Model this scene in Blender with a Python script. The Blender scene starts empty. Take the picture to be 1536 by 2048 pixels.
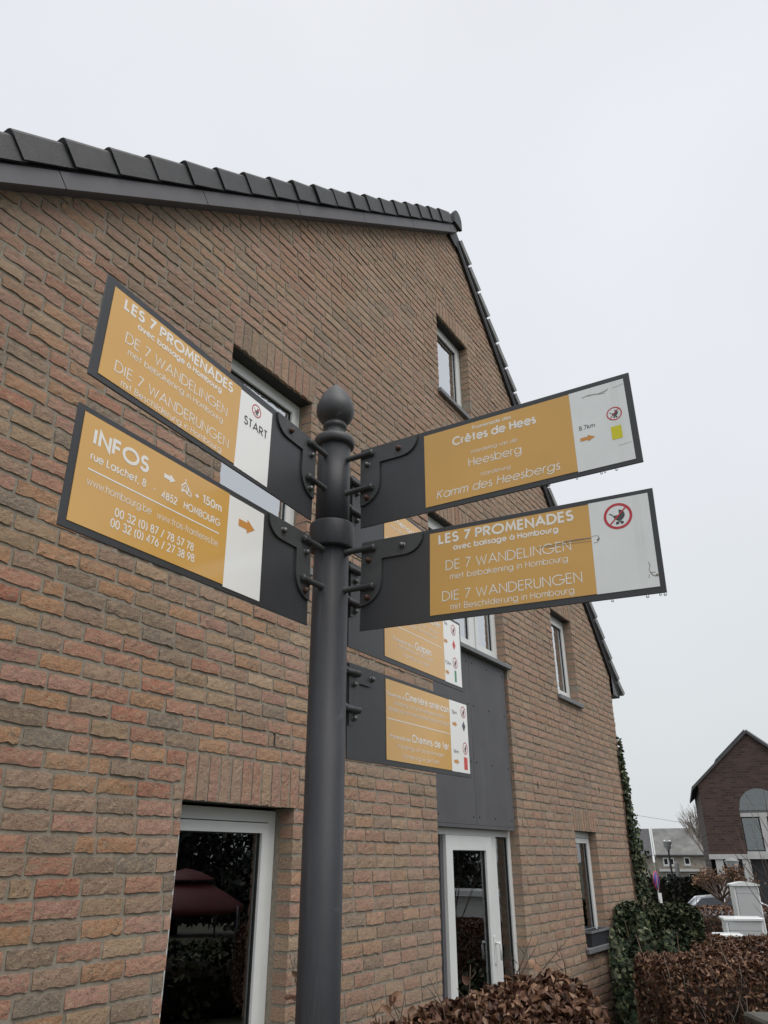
import bpy, math, random
import numpy as np
from mathutils import Vector, Matrix

random.seed(7)
RNG = np.random.default_rng(11)
R = math.radians
sin, cos, pi = math.sin, math.cos, math.pi
scene = bpy.context.scene
COL = scene.collection

# ------------------------------------------------------------------ camera
CAM_Z = 1.75
cam_data = bpy.data.cameras.new('camera')
cam_data.sensor_fit = 'VERTICAL'
cam_data.sensor_width = 27.0
cam_data.sensor_height = 36.0
cam_data.lens = 36.0 * 1474.0 / 2048.0
cam_data.clip_start = 0.05
cam_data.clip_end = 3000.0
cam = bpy.data.objects.new('camera', cam_data)
COL.objects.link(cam)
pitch, roll = R(25.2), R(-0.213)
_F = Vector((0, cos(pitch), sin(pitch)))
_U = Vector((0, -sin(pitch), cos(pitch)))
_X = Vector((1, 0, 0))
_R2 = _X * cos(roll) + _U * sin(roll)
_U2 = -_X * sin(roll) + _U * cos(roll)
cam.matrix_world = Matrix(((_R2.x, _U2.x, -_F.x, 0), (_R2.y, _U2.y, -_F.y, 0),
                           (_R2.z, _U2.z, -_F.z, CAM_Z), (0, 0, 0, 1)))
scene.camera = cam

# ------------------------------------------------------------------ world
SUN_AZ, SUN_EL = 140.0, 60.0          # compass from +Y clockwise
world = bpy.data.worlds.new('World')
scene.world = world
world.use_nodes = True
wn, wl = world.node_tree.nodes, world.node_tree.links
wn.clear()
w_out = wn.new('ShaderNodeOutputWorld')
sky = wn.new('ShaderNodeTexSky')
sky.sky_type = 'NISHITA'
sky.sun_disc = False
sky.sun_elevation = R(SUN_EL)
sky.sun_rotation = R(SUN_AZ)
sky.dust_density = 4.0
bg_sky = wn.new('ShaderNodeBackground')
bg_sky.inputs['Strength'].default_value = 0.06
wl.new(sky.outputs[0], bg_sky.inputs['Color'])
tc = wn.new('ShaderNodeTexCoord')
sep = wn.new('ShaderNodeSeparateXYZ')
wl.new(tc.outputs['Generated'], sep.inputs[0])
ramp = wn.new('ShaderNodeValToRGB')
cr = ramp.color_ramp
cr.elements[0].position = 0.0
cr.elements[0].color = (0.50, 0.522, 0.535, 1)
cr.elements[1].position = 1.0
cr.elements[1].color = (1.1, 1.1, 1.1, 1)
for p_, c_ in ((0.18, (0.522, 0.545, 0.56, 1)), (0.45, (0.555, 0.572, 0.60, 1)), (0.72, (0.585, 0.60, 0.632, 1)), (0.88, (0.61, 0.62, 0.65, 1))):
    e_ = cr.elements.new(p_)
    e_.color = c_
wl.new(sep.outputs['Z'], ramp.inputs[0])
cl = wn.new('ShaderNodeTexNoise')
cl.inputs['Scale'].default_value = 1.7
cl.inputs['Detail'].default_value = 3.0
cl.inputs['Roughness'].default_value = 0.45
wl.new(tc.outputs['Generated'], cl.inputs['Vector'])
clm = wn.new('ShaderNodeMapRange')
clm.inputs['From Min'].default_value = 0.3
clm.inputs['From Max'].default_value = 0.7
clm.inputs['To Min'].default_value = 0.95
clm.inputs['To Max'].default_value = 1.055
wl.new(cl.outputs[0], clm.inputs['Value'])
bg_cl = wn.new('ShaderNodeBackground')
wl.new(ramp.outputs[0], bg_cl.inputs['Color'])
clx = wn.new('ShaderNodeMath')
clx.operation = 'MULTIPLY'
clx.inputs[1].default_value = 1.03
wl.new(clm.outputs[0], clx.inputs[0])
wl.new(clx.outputs[0], bg_cl.inputs['Strength'])
mixw = wn.new('ShaderNodeMixShader')
mixw.inputs[0].default_value = 0.93
wl.new(bg_sky.outputs[0], mixw.inputs[1])
wl.new(bg_cl.outputs[0], mixw.inputs[2])
wl.new(mixw.outputs[0], w_out.inputs[0])

sun_d = bpy.data.lights.new('sun', 'SUN')
sun_d.energy = 1.5
sun_d.angle = R(50)
sun_d.color = (1.0, 0.97, 0.93)
sun = bpy.data.objects.new('sun', sun_d)
COL.objects.link(sun)
_sd = Vector((sin(R(SUN_AZ)) * cos(R(SUN_EL)), cos(R(SUN_AZ)) * cos(R(SUN_EL)), sin(R(SUN_EL))))
sun.rotation_euler = _sd.to_track_quat('Z', 'Y').to_euler()

scene.view_settings.view_transform = 'Standard'
scene.view_settings.look = 'None'
scene.view_settings.exposure = 0.5
scene.view_settings.gamma = 1.0
scene.render.engine = 'CYCLES'
scene.cycles.max_bounces = 8
scene.cycles.transparent_max_bounces = 12

# ------------------------------------------------------------------ materials
MATS = {}


def mat(name, color, rough=0.6, metal=0.0, spec=0.5, noise=0.0, nscale=20.0, bump=0.0, bscale=60.0,
        attr=False, color2=None, detail=6.0, coat=0.0, dirt=None, bdist=0.01):
    m = bpy.data.materials.new(name)
    m.use_nodes = True
    nt = m.node_tree
    b = nt.nodes['Principled BSDF']
    b.inputs['Roughness'].default_value = rough
    b.inputs['Metallic'].default_value = metal
    b.inputs['Specular IOR Level'].default_value = spec
    b.inputs['Coat Weight'].default_value = coat
    b.inputs['Coat Roughness'].default_value = 0.08
    L = nt.links
    src = None
    if attr:
        a = nt.nodes.new('ShaderNodeAttribute')
        a.attribute_name = 'Col'
        src = a.outputs['Color']
    tcn = nt.nodes.new('ShaderNodeTexCoord')
    if noise > 0:
        n = nt.nodes.new('ShaderNodeTexNoise')
        n.inputs['Scale'].default_value = nscale
        n.inputs['Detail'].default_value = detail
        n.inputs['Roughness'].default_value = 0.62
        L.new(tcn.outputs['Object'], n.inputs['Vector'])
        mr = nt.nodes.new('ShaderNodeMapRange')
        mr.inputs['From Min'].default_value = 0.28
        mr.inputs['From Max'].default_value = 0.72
        L.new(n.outputs[0], mr.inputs['Value'])
        mx = nt.nodes.new('ShaderNodeMix')
        mx.data_type = 'RGBA'
        if src is not None:
            mx.blend_type = 'MULTIPLY'
            mx.inputs[0].default_value = 1.0
            mr.inputs['To Min'].default_value = 1 - noise
            mr.inputs['To Max'].default_value = 1 + noise
            cmb = nt.nodes.new('ShaderNodeCombineColor')
            for i in range(3):
                L.new(mr.outputs[0], cmb.inputs[i])
            L.new(src, mx.inputs[6])
            L.new(cmb.outputs[0], mx.inputs[7])
        else:
            c2 = color2 if color2 else tuple(c * (1 - noise) for c in color)
            L.new(mr.outputs[0], mx.inputs[0])
            mx.inputs[6].default_value = (*c2, 1)
            mx.inputs[7].default_value = (*[min(1, c * (1 + (0 if color2 else noise))) for c in color], 1)
        src = mx.outputs[2]
    if dirt:
        n2 = nt.nodes.new('ShaderNodeTexNoise')
        n2.inputs['Scale'].default_value = dirt[1]
        n2.inputs['Detail'].default_value = 8
        n2.inputs['Roughness'].default_value = 0.7
        L.new(tcn.outputs['Object'], n2.inputs['Vector'])
        mr2 = nt.nodes.new('ShaderNodeMapRange')
        mr2.inputs['From Min'].default_value = dirt[2]
        mr2.inputs['From Max'].default_value = dirt[2] + 0.08
        mr2.inputs['To Max'].default_value = dirt[3]
        L.new(n2.outputs[0], mr2.inputs['Value'])
        mx2 = nt.nodes.new('ShaderNodeMix')
        mx2.data_type = 'RGBA'
        L.new(mr2.outputs[0], mx2.inputs[0])
        if src is not None:
            L.new(src, mx2.inputs[6])
        else:
            mx2.inputs[6].default_value = (*color, 1)
        mx2.inputs[7].default_value = (*dirt[0], 1)
        src = mx2.outputs[2]
    if src is not None:
        L.new(src, b.inputs['Base Color'])
    else:
        b.inputs['Base Color'].default_value = (*color, 1)
    if bump > 0:
        nb = nt.nodes.new('ShaderNodeTexNoise')
        nb.inputs['Scale'].default_value = bscale
        nb.inputs['Detail'].default_value = 8
        nb.inputs['Roughness'].default_value = 0.65
        L.new(tcn.outputs['Object'], nb.inputs['Vector'])
        bp = nt.nodes.new('ShaderNodeBump')
        bp.inputs['Strength'].default_value = bump
        bp.inputs['Distance'].default_value = bdist
        L.new(nb.outputs[0], bp.inputs['Height'])
        L.new(bp.outputs[0], b.inputs['Normal'])
    MATS[name] = m
    return m


def glass_mat(name, base, tint=(0.85, 0.9, 0.88)):
    m = bpy.data.materials.new(name)
    m.use_nodes = True
    nt = m.node_tree
    nt.nodes.clear()
    o = nt.nodes.new('ShaderNodeOutputMaterial')
    tr = nt.nodes.new('ShaderNodeBsdfTransparent')
    tr.inputs[0].default_value = (*tint, 1)
    gl = nt.nodes.new('ShaderNodeBsdfGlossy')
    gl.inputs['Roughness'].default_value = 0.0
    gl.inputs['Color'].default_value = (0.95, 0.97, 1.0, 1)
    fr = nt.nodes.new('ShaderNodeFresnel')
    fr.inputs['IOR'].default_value = 1.6
    ad = nt.nodes.new('ShaderNodeMath')
    ad.operation = 'ADD'
    ad.use_clamp = True
    ad.inputs[1].default_value = base
    nt.links.new(fr.outputs[0], ad.inputs[0])
    mx = nt.nodes.new('ShaderNodeMixShader')
    nt.links.new(ad.outputs[0], mx.inputs[0])
    nt.links.new(tr.outputs[0], mx.inputs[1])
    nt.links.new(gl.outputs[0], mx.inputs[2])
    nt.links.new(mx.outputs[0], o.inputs[0])
    MATS[name] = m
    return m


def brick_mat():
    """Per-brick colour comes from the mesh; sandy veins, grain, creases and pits on top."""
    m = bpy.data.materials.new('brick')
    m.use_nodes = True
    nt = m.node_tree
    L = nt.links
    N = nt.nodes.new
    b = nt.nodes['Principled BSDF']
    b.inputs['Roughness'].default_value = 0.92
    b.inputs['Specular IOR Level'].default_value = 0.15
    a = N('ShaderNodeAttribute')
    a.attribute_name = 'Col'
    t = N('ShaderNodeTexCoord')
    mp = N('ShaderNodeMapping')
    mp.inputs['Scale'].default_value = (1.0, 1.0, 1.9)
    L.new(t.outputs['Object'], mp.inputs[0])

    def noise(scale, detail, rough, dist=0.0, src=None):
        n = N('ShaderNodeTexNoise')
        n.inputs['Scale'].default_value = scale
        n.inputs['Detail'].default_value = detail
        n.inputs['Roughness'].default_value = rough
        n.inputs['Distortion'].default_value = dist
        L.new((src or mp.outputs[0]), n.inputs['Vector'])
        return n.outputs[0]

    def rng(v, f0, f1, t0, t1):
        r = N('ShaderNodeMapRange')
        r.inputs['From Min'].default_value = f0
        r.inputs['From Max'].default_value = f1
        r.inputs['To Min'].default_value = t0
        r.inputs['To Max'].default_value = t1
        L.new(v, r.inputs['Value'])
        return r.outputs[0]

    def mix(f, c1, c2, kind='MIX'):
        x = N('ShaderNodeMix')
        x.data_type = 'RGBA'
        x.blend_type = kind
        if isinstance(f, float):
            x.inputs[0].default_value = f
        else:
            L.new(f, x.inputs[0])
        for k, c in ((6, c1), (7, c2)):
            if isinstance(c, tuple):
                x.inputs[k].default_value = (*c, 1)
            else:
                L.new(c, x.inputs[k])
        return x.outputs[2]

    crease = noise(34, 9, 0.76, 1.4)
    grain = noise(105, 4, 0.75, 0.4, t.outputs['Object'])
    vein = noise(24, 8, 0.78, 0.9)
    base = a.outputs['Color']
    c = mix(rng(vein, 0.49, 0.60, 0.0, 0.62), base, (0.40, 0.305, 0.20))
    c = mix(rng(noise(15, 7, 0.75, 0.6), 0.53, 0.66, 0.0, 0.6), c, (0.19, 0.165, 0.135))
    c = mix(rng(crease, 0.36, 0.47, 0.68, 0.0), c, (0.095, 0.06, 0.045))
    c = mix(rng(grain, 0.54, 0.66, 0.0, 0.5), c, (0.47, 0.39, 0.30))
    c = mix(rng(grain, 0.34, 0.45, 0.6, 0.0), c, (0.11, 0.075, 0.055))
    st = noise(0.55, 6, 0.6, 0.3, t.outputs['Object'])
    c = mix(rng(st, 0.52, 0.72, 0.0, 0.38), c, (0.17, 0.145, 0.12))
    c = mix(rng(noise(1.3, 5, 0.6, 0.3, t.outputs['Object']), 0.56, 0.74, 0.0, 0.22), c, (0.46, 0.40, 0.32))
    L.new(c, b.inputs['Base Color'])
    bp = N('ShaderNodeBump')
    bp.inputs['Strength'].default_value = 0.9
    bp.inputs['Distance'].default_value = 0.0085
    L.new(crease, bp.inputs['Height'])
    bp2 = N('ShaderNodeBump')
    bp2.inputs['Strength'].default_value = 0.5
    bp2.inputs['Distance'].default_value = 0.003
    L.new(grain, bp2.inputs['Height'])
    L.new(bp.outputs[0], bp2.inputs['Normal'])
    L.new(bp2.outputs[0], b.inputs['Normal'])
    MATS['brick'] = m
    return m


brick_mat()
mat('mortar', (0.272, 0.24, 0.195), 0.95, spec=0.2, noise=0.22, nscale=40, bump=0.6, bscale=160, bdist=0.006)
mat('lintel_steel', (0.028, 0.028, 0.028), 0.6, noise=0.2, nscale=8)
mat('roof_tile', (0.025, 0.026, 0.029), 0.55, noise=0.35, nscale=14, bump=0.25, bscale=120,
    dirt=((0.11, 0.11, 0.11), 9, 0.62, 0.5))
mat('roof_tile_lit', (0.22, 0.225, 0.225), 0.4, noise=0.3, nscale=10)  # lighter copy of the tile, the lit sheen of the right verge in colour
mat('fascia_board', (0.088, 0.087, 0.097), 0.55, noise=0.12, nscale=5)
mat('black_trim', (0.012, 0.012, 0.014), 0.5, noise=0.2, nscale=8)
mat('cladding', (0.082, 0.082, 0.088), 0.6, noise=0.12, nscale=4, bump=0.06, bscale=30)
mat('screw', (0.05, 0.05, 0.05), 0.5, metal=0.6)
mat('pvc', (0.66, 0.675, 0.665), 0.35, noise=0.05, nscale=6)
mat('rubber', (0.012, 0.012, 0.012), 0.6)
mat('bluestone', (0.17, 0.175, 0.185), 0.7, noise=0.25, nscale=30, bump=0.15, bscale=120)
mat('interior', (0.10, 0.095, 0.09), 0.9)
mat('white_backing', (0.85, 0.87, 0.9), 0.8, noise=0.03, nscale=2)  # sheet added behind upper panes to brighten their sky reflection
mat('olive_curtain', (0.16, 0.15, 0.09), 0.9, noise=0.3, nscale=30)
glass_mat('glass_upper', 0.55)
glass_mat('glass_lower', 0.10)
glass_mat('glass_far', 0.07)
glass_mat('water', 0.12)
mat('post_paint', (0.027, 0.0285, 0.033), 0.5, spec=0.32, noise=0.18, nscale=9, bump=0.12, bscale=90, bdist=0.004,
    dirt=((0.13, 0.13, 0.13), 22, 0.63, 0.35))
mat('cap_paint', (0.052, 0.053, 0.057), 0.5, spec=0.4, noise=0.3, nscale=16, bump=0.25, bscale=60, bdist=0.004,
    dirt=((0.22, 0.22, 0.225), 14, 0.6, 0.45))
mat('board_paint', (0.034, 0.036, 0.041), 0.4, noise=0.15, nscale=6, bump=0.05, bscale=150)
mat('bracket_paint', (0.046, 0.049, 0.051), 0.5, noise=0.2, nscale=20, bump=0.15, bscale=120, bdist=0.003)
mat('bolt_metal', (0.14, 0.14, 0.14), 0.38, metal=0.5, noise=0.4, nscale=60)
mat('bolt_rust', (0.075, 0.038, 0.028), 0.7, noise=0.5, nscale=90)
mat('yellow_film', (0.655, 0.37, 0.092), 0.22, noise=0.05, nscale=3, bump=0.02, bscale=140, bdist=0.002, coat=0.6)
mat('yellow_dull', (0.63, 0.365, 0.10), 0.42, noise=0.06, nscale=4, bump=0.12, bscale=260, bdist=0.002,
    dirt=((0.40, 0.22, 0.07), 160, 0.68, 0.5))
mat('white_film', (0.86, 0.865, 0.855), 0.28, noise=0.03, nscale=3, coat=0.4)
mat('white_dull', (0.74, 0.77, 0.775), 0.42, noise=0.05, nscale=5, dirt=((0.42, 0.44, 0.42), 130, 0.66, 0.55))
mat('letter_white', (0.82, 0.80, 0.76), 0.4)
mat('letter_dark', (0.05, 0.055, 0.06), 0.4)
mat('sign_red', (0.50, 0.035, 0.05), 0.4)
mat('sign_orange', (0.60, 0.27, 0.06), 0.4)
mat('mark_yellow', (0.62, 0.58, 0.01), 0.4)
mat('mark_red', (0.6, 0.06, 0.05), 0.4)
mat('mark_green', (0.06, 0.27, 0.15), 0.4)
mat('mark_dark', (0.07, 0.075, 0.09), 0.4)
mat('scratch', (0.33, 0.34, 0.33), 0.6)
mat('scratch_dark', (0.22, 0.19, 0.16), 0.6)
mat('leaf', (0.1, 0.1, 0.1), 0.55, attr=True, noise=0.3, nscale=40, spec=0.3)
mat('ivy_leaf', (0.1, 0.1, 0.1), 0.6, attr=True, noise=0.35, nscale=60, spec=0.2)
mat('twig', (0.10, 0.065, 0.045), 0.8, noise=0.3, nscale=30)
mat('grey_twig', (0.2, 0.17, 0.15), 0.8, noise=0.2, nscale=3)
mat('bark', (0.09, 0.075, 0.06), 0.9, noise=0.3, nscale=12, bump=0.4, bscale=30)
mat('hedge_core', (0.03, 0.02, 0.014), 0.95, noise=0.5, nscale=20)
mat('soil', (0.075, 0.075, 0.05), 0.95, noise=0.4, nscale=1.2, bump=0.4, bscale=8)
mat('asphalt', (0.055, 0.055, 0.057), 0.85, noise=0.2, nscale=2)
mat('cabinet_shell', (0.72, 0.74, 0.74), 0.3, noise=0.03, nscale=4, coat=0.2)
mat('cabinet_grey', (0.46, 0.47, 0.48), 0.45, noise=0.04, nscale=4)
mat('concrete', (0.075, 0.072, 0.062), 0.9, noise=0.35, nscale=7, bump=0.4, bscale=40)
mat('slate_roof', (0.062, 0.062, 0.066), 0.7, noise=0.3, nscale=2.5)
mat('old_roof', (0.15, 0.15, 0.145), 0.8, noise=0.4, nscale=0.7, detail=8)
mat('stone_wall', (0.26, 0.235, 0.2), 0.9, noise=0.35, nscale=2.2, detail=8)
mat('pale_trim', (0.45, 0.45, 0.44), 0.6, noise=0.1, nscale=2)
mat('window_dark', (0.02, 0.022, 0.025), 0.1)
mat('shop_dark', (0.035, 0.034, 0.04), 0.35, noise=0.4, nscale=3)
mat('car_paint', (0.42, 0.45, 0.5), 0.25, metal=0.3, coat=1.0)
mat('car_glass', (0.03, 0.035, 0.04), 0.08)
mat('tyre', (0.02, 0.02, 0.02), 0.8)
mat('tail_light', (0.45, 0.02, 0.02), 0.25)
mat('lamp_metal', (0.10, 0.105, 0.11), 0.5, noise=0.1, nscale=5)
mat('post_concrete', (0.24, 0.24, 0.235), 0.8, noise=0.15, nscale=4)
mat('lamp_glass', (0.40, 0.42, 0.42), 0.25)
mat('sign_blue', (0.055, 0.035, 0.22), 0.4)
mat('planter_plastic', (0.045, 0.048, 0.055), 0.5, noise=0.15, nscale=10)
mat('canopy_red', (0.11, 0.02, 0.022), 0.6, noise=0.15, nscale=2)
mat('render_white', (0.62, 0.63, 0.62), 0.7, noise=0.08, nscale=1.5)


def streaks(name, col, scale, lo, amount):
    """rain streaks running down: noise stretched along z mixed into the base colour"""
    nt = MATS[name].node_tree
    b = nt.nodes['Principled BSDF']
    src = b.inputs['Base Color'].links[0].from_socket
    t = nt.nodes.new('ShaderNodeTexCoord')
    mp = nt.nodes.new('ShaderNodeMapping')
    mp.inputs['Scale'].default_value = (scale, scale, scale * 0.05)
    nt.links.new(t.outputs['Object'], mp.inputs[0])
    n = nt.nodes.new('ShaderNodeTexNoise')
    n.inputs['Scale'].default_value = 1.0
    n.inputs['Detail'].default_value = 6
    n.inputs['Roughness'].default_value = 0.7
    nt.links.new(mp.outputs[0], n.inputs['Vector'])
    r = nt.nodes.new('ShaderNodeMapRange')
    r.inputs['From Min'].default_value = lo
    r.inputs['From Max'].default_value = lo + 0.2
    r.inputs['To Max'].default_value = amount
    nt.links.new(n.outputs[0], r.inputs['Value'])
    x = nt.nodes.new('ShaderNodeMix')
    x.data_type = 'RGBA'
    nt.links.new(r.outputs[0], x.inputs[0])
    nt.links.new(src, x.inputs[6])
    x.inputs[7].default_value = (*col, 1)
    nt.links.new(x.outputs[2], b.inputs['Base Color'])


streaks('post_paint', (0.062, 0.064, 0.067), 60, 0.52, 0.55)
streaks('board_paint', (0.058, 0.06, 0.062), 30, 0.55, 0.4)
streaks('cladding', (0.12, 0.12, 0.122), 9, 0.52, 0.4)
streaks('fascia_board', (0.12, 0.118, 0.12), 12, 0.55, 0.35)
streaks('white_dull', (0.56, 0.57, 0.55), 35, 0.52, 0.4)


def dark_brick_mat():
    m = bpy.data.materials.new('dark_brick')
    m.use_nodes = True
    nt = m.node_tree
    b = nt.nodes['Principled BSDF']
    b.inputs['Roughness'].default_value = 0.9
    t = nt.nodes.new('ShaderNodeTexCoord')
    sp = nt.nodes.new('ShaderNodeSeparateXYZ')
    nt.links.new(t.outputs['Object'], sp.inputs[0])
    cb = nt.nodes.new('ShaderNodeCombineXYZ')
    nt.links.new(sp.outputs['X'], cb.inputs[0])
    nt.links.new(sp.outputs['Z'], cb.inputs[1])
    br = nt.nodes.new('ShaderNodeTexBrick')
    br.inputs['Scale'].default_value = 1.0
    br.inputs['Brick Width'].default_value = 0.34
    br.inputs['Row Height'].default_value = 0.12
    br.inputs['Mortar Size'].default_value = 0.012
    br.inputs['Color1'].default_value = (0.045, 0.026, 0.023, 1)
    br.inputs['Color2'].default_value = (0.092, 0.052, 0.044, 1)
    br.inputs['Mortar'].default_value = (0.075, 0.062, 0.055, 1)
    br.inputs['Bias'].default_value = -0.1
    nt.links.new(cb.outputs[0], br.inputs['Vector'])
    n = nt.nodes.new('ShaderNodeTexNoise')
    n.inputs['Scale'].default_value = 3.5
    n.inputs['Detail'].default_value = 9
    n.inputs['Roughness'].default_value = 0.8
    nt.links.new(t.outputs['Object'], n.inputs['Vector'])
    mr = nt.nodes.new('ShaderNodeMapRange')
    mr.inputs['From Min'].default_value = 0.57
    mr.inputs['From Max'].default_value = 0.75
    mr.inputs['To Max'].default_value = 0.7
    nt.links.new(n.outputs[0], mr.inputs['Value'])
    mx = nt.nodes.new('ShaderNodeMix')
    mx.data_type = 'RGBA'
    nt.links.new(mr.outputs[0], mx.inputs[0])
    nt.links.new(br.outputs['Color'], mx.inputs[6])
    mx.inputs[7].default_value = (0.20, 0.11, 0.075, 1)
    nt.links.new(mx.outputs[2], b.inputs['Base Color'])
    MATS['dark_brick'] = m


dark_brick_mat()


# ------------------------------------------------------------------ mesh helpers
class MB:
    """Collects shapes and links them as ONE mesh object."""

    def __init__(self):
        self.v, self.f, self.mi, self.mats, self.c = [], [], [], [], []
        self.smooth = []
        self.usecol = False

    def _m(self, name):
        if name not in self.mats:
            self.mats.append(name)
        return self.mats.index(name)

    def add(self, verts, faces, m, col=None, smooth=False):
        o = len(self.v)
        self.v.extend([tuple(p) for p in verts])
        if col is not None:
            self.usecol = True
        self.c.extend([col or (1, 1, 1)] * len(verts))
        k = self._m(m)
        for fc in faces:
            self.f.append([i + o for i in fc])
            self.mi.append(k)
            self.smooth.append(smooth)
        return self

    def box(self, lo, hi, m, M=None):
        x0, y0, z0 = lo
        x1, y1, z1 = hi
        vs = [(x0, y0, z0), (x1, y0, z0), (x1, y1, z0), (x0, y1, z0), (x0, y0, z1), (x1, y0, z1), (x1, y1, z1), (x0, y1, z1)]
        if M is not None:
            vs = [M @ Vector(p) for p in vs]
        return self.add(vs, [(0, 3, 2, 1), (4, 5, 6, 7), (0, 1, 5, 4), (1, 2, 6, 5), (2, 3, 7, 6), (3, 0, 4, 7)], m)

    def bevel_box(self, lo, hi, b, m, M=None):
        x0, y0, z0 = lo
        x1, y1, z1 = hi
        vs, fs = [], []
        pts = {}
        for ix, X in enumerate((x0, x1)):
            for iy, Y in enumerate((y0, y1)):
                for iz, Z in enumerate((z0, z1)):
                    sx, sy, sz = (1, -1)[ix], (1, -1)[iy], (1, -1)[iz]
                    for ax, p in (('x', (X, Y + sy * b, Z + sz * b)), ('y', (X + sx * b, Y, Z + sz * b)), ('z', (X + sx * b, Y + sy * b, Z))):
                        pts[(ix, iy, iz, ax)] = len(vs)
                        vs.append(p)
        g = lambda i, j, k, a: pts[(i, j, k, a)]
        for i in (0, 1):
            fs.append((g(i, 0, 0, 'x'), g(i, 1, 0, 'x'), g(i, 1, 1, 'x'), g(i, 0, 1, 'x')))
            fs.append((g(0, i, 0, 'y'), g(1, i, 0, 'y'), g(1, i, 1, 'y'), g(0, i, 1, 'y')))
            fs.append((g(0, 0, i, 'z'), g(1, 0, i, 'z'), g(1, 1, i, 'z'), g(0, 1, i, 'z')))
        for i in (0, 1):
            for j in (0, 1):
                fs.append((g(i, j, 0, 'x'), g(i, j, 1, 'x'), g(i, j, 1, 'y'), g(i, j, 0, 'y')))
                fs.append((g(i, 0, j, 'x'), g(i, 1, j, 'x'), g(i, 1, j, 'z'), g(i, 0, j, 'z')))
                fs.append((g(0, i, j, 'y'), g(1, i, j, 'y'), g(1, i, j, 'z'), g(0, i, j, 'z')))
                for k in (0, 1):
                    fs.append((g(i, j, k, 'x'), g(i, j, k, 'y'), g(i, j, k, 'z')))
        if M is not None:
            vs = [M @ Vector(p) for p in vs]
        return self.add(vs, fs, m)

    def tube(self, pts, radii, m, n=8, caps=True, smooth=True):
        pts = [Vector(p) for p in pts]
        if not isinstance(radii, (list, tuple)):
            radii = [radii] * len(pts)
        vs, fs = [], []
        up = Vector((0.13, 0.27, 0.95))
        for i, p in enumerate(pts):
            a = pts[max(i - 1, 0)]
            b = pts[min(i + 1, len(pts) - 1)]
            t = (b - a).normalized()
            s = t.cross(up)
            if s.length < 1e-3:
                s = t.cross(Vector((1, 0, 0)))
            s.normalize()
            q = s.cross(t)
            for k in range(n):
                an = 2 * pi * k / n
                vs.append(p + (s * cos(an) + q * sin(an)) * radii[i])
        for i in range(len(pts) - 1):
            for k in range(n):
                fs.append((i * n + k, i * n + (k + 1) % n, (i + 1) * n + (k + 1) % n, (i + 1) * n + k))
        if caps:
            fs.append(tuple(range(n))[::-1])
            fs.append(tuple((len(pts) - 1) * n + k for k in range(n)))
        return self.add(vs, fs, m, smooth=smooth)

    def lathe(self, prof, m, n=40, M=None, smooth=True):
        vs, fs = [], []
        for z, r in prof:
            for k in range(n):
                an = 2 * pi * k / n
                vs.append(Vector((r * cos(an), r * sin(an), z)))
        for i in range(len(prof) - 1):
            for k in range(n):
                fs.append((i * n + k, i * n + (k + 1) % n, (i + 1) * n + (k + 1) % n, (i + 1) * n + k))
        fs.append(tuple(range(n))[::-1])
        fs.append(tuple((len(prof) - 1) * n + k for k in range(n)))
        if M is not None:
            vs = [M @ p for p in vs]
        return self.add(vs, fs, m, smooth=smooth)

    def prism(self, poly, y0, y1, m, M=None):
        """poly in (x, z), extruded along y."""
        n = len(poly)
        vs = [Vector((x, y0, z)) for x, z in poly] + [Vector((x, y1, z)) for x, z in poly]
        if M is not None:
            vs = [M @ p for p in vs]
        fs = [tuple(range(n)), tuple(range(2 * n - 1, n - 1, -1))]
        for i in range(n):
            fs.append((i, i + n, (i + 1) % n + n, (i + 1) % n))
        return self.add(vs, fs, m)

    def build(self, name, parent=None, auto=True):
        me = bpy.data.meshes.new(name)
        me.from_pydata(self.v, [], self.f)
        for k in self.mats:
            me.materials.append(MATS[k])
        me.polygons.foreach_set('material_index', self.mi)
        me.polygons.foreach_set('use_smooth', self.smooth)
        if self.usecol:
            at = me.color_attributes.new('Col', 'FLOAT_COLOR', 'POINT')
            arr = np.ones((len(self.v), 4), dtype=np.float32)
            arr[:, :3] = np.array(self.c, dtype=np.float32)
            at.data.foreach_set('color', arr.ravel())
        me.update()
        o = bpy.data.objects.new(name, me)
        COL.objects.link(o)
        if parent is not None:
            o.parent = parent
        return o


def empty(name, loc=(0, 0, 0), rotz=0.0):
    o = bpy.data.objects.new(name, None)
    o.empty_display_size = 0.2
    o.location = loc
    o.rotation_euler = (0, 0, rotz)
    COL.objects.link(o)
    return o


def tag(o, label=None, cat=None, group=None, kind=None):
    if label:
        o['label'] = label
    if cat:
        o['category'] = cat
    if group:
        o['group'] = group
    if kind:
        o['kind'] = kind
    return o


def ground_h(x, y):
    r = math.hypot(x, y)
    if r < 12:
        return 0.0
    if r < 32:
        return -1.0 * (r - 12) / 20
    if r < 50:
        return -1.0 - 0.1 * (r - 32) / 18
    if r < 90:
        return -1.1 - 1.4 * (r - 50) / 40
    return -2.5


# ------------------------------------------------------------------ ground
g = MB()
rs = [0.01, 2, 4, 8, 12, 16, 20, 26, 32, 40, 50, 60, 75, 90, 130, 200, 400, 900]
na = 48
gv, gf = [], []
for r_ in rs:
    for k in range(na):
        a = 2 * pi * k / na
        x, y = r_ * cos(a), r_ * sin(a)
        gv.append((x, y, ground_h(x, y)))
for i in range(len(rs) - 1):
    for k in range(na):
        gf.append((i * na + k, (i + 1) * na + k, (i + 1) * na + (k + 1) % na, i * na + (k + 1) % na))
g.add(gv, gf, 'soil')
tag(g.build('ground'), kind='structure')
rd = MB()
rp = []
for y_ in range(14, 131, 4):
    for x_ in (9.0 + (y_ - 14) * 0.05, 16.0 + (y_ - 14) * 0.25):
        rp.append((x_, y_, ground_h(x_, y_) + 0.03))
rd.add(rp, [(2 * i, 2 * i + 1, 2 * i + 3, 2 * i + 2) for i in range(len(rp) // 2 - 1)], 'asphalt')
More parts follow.
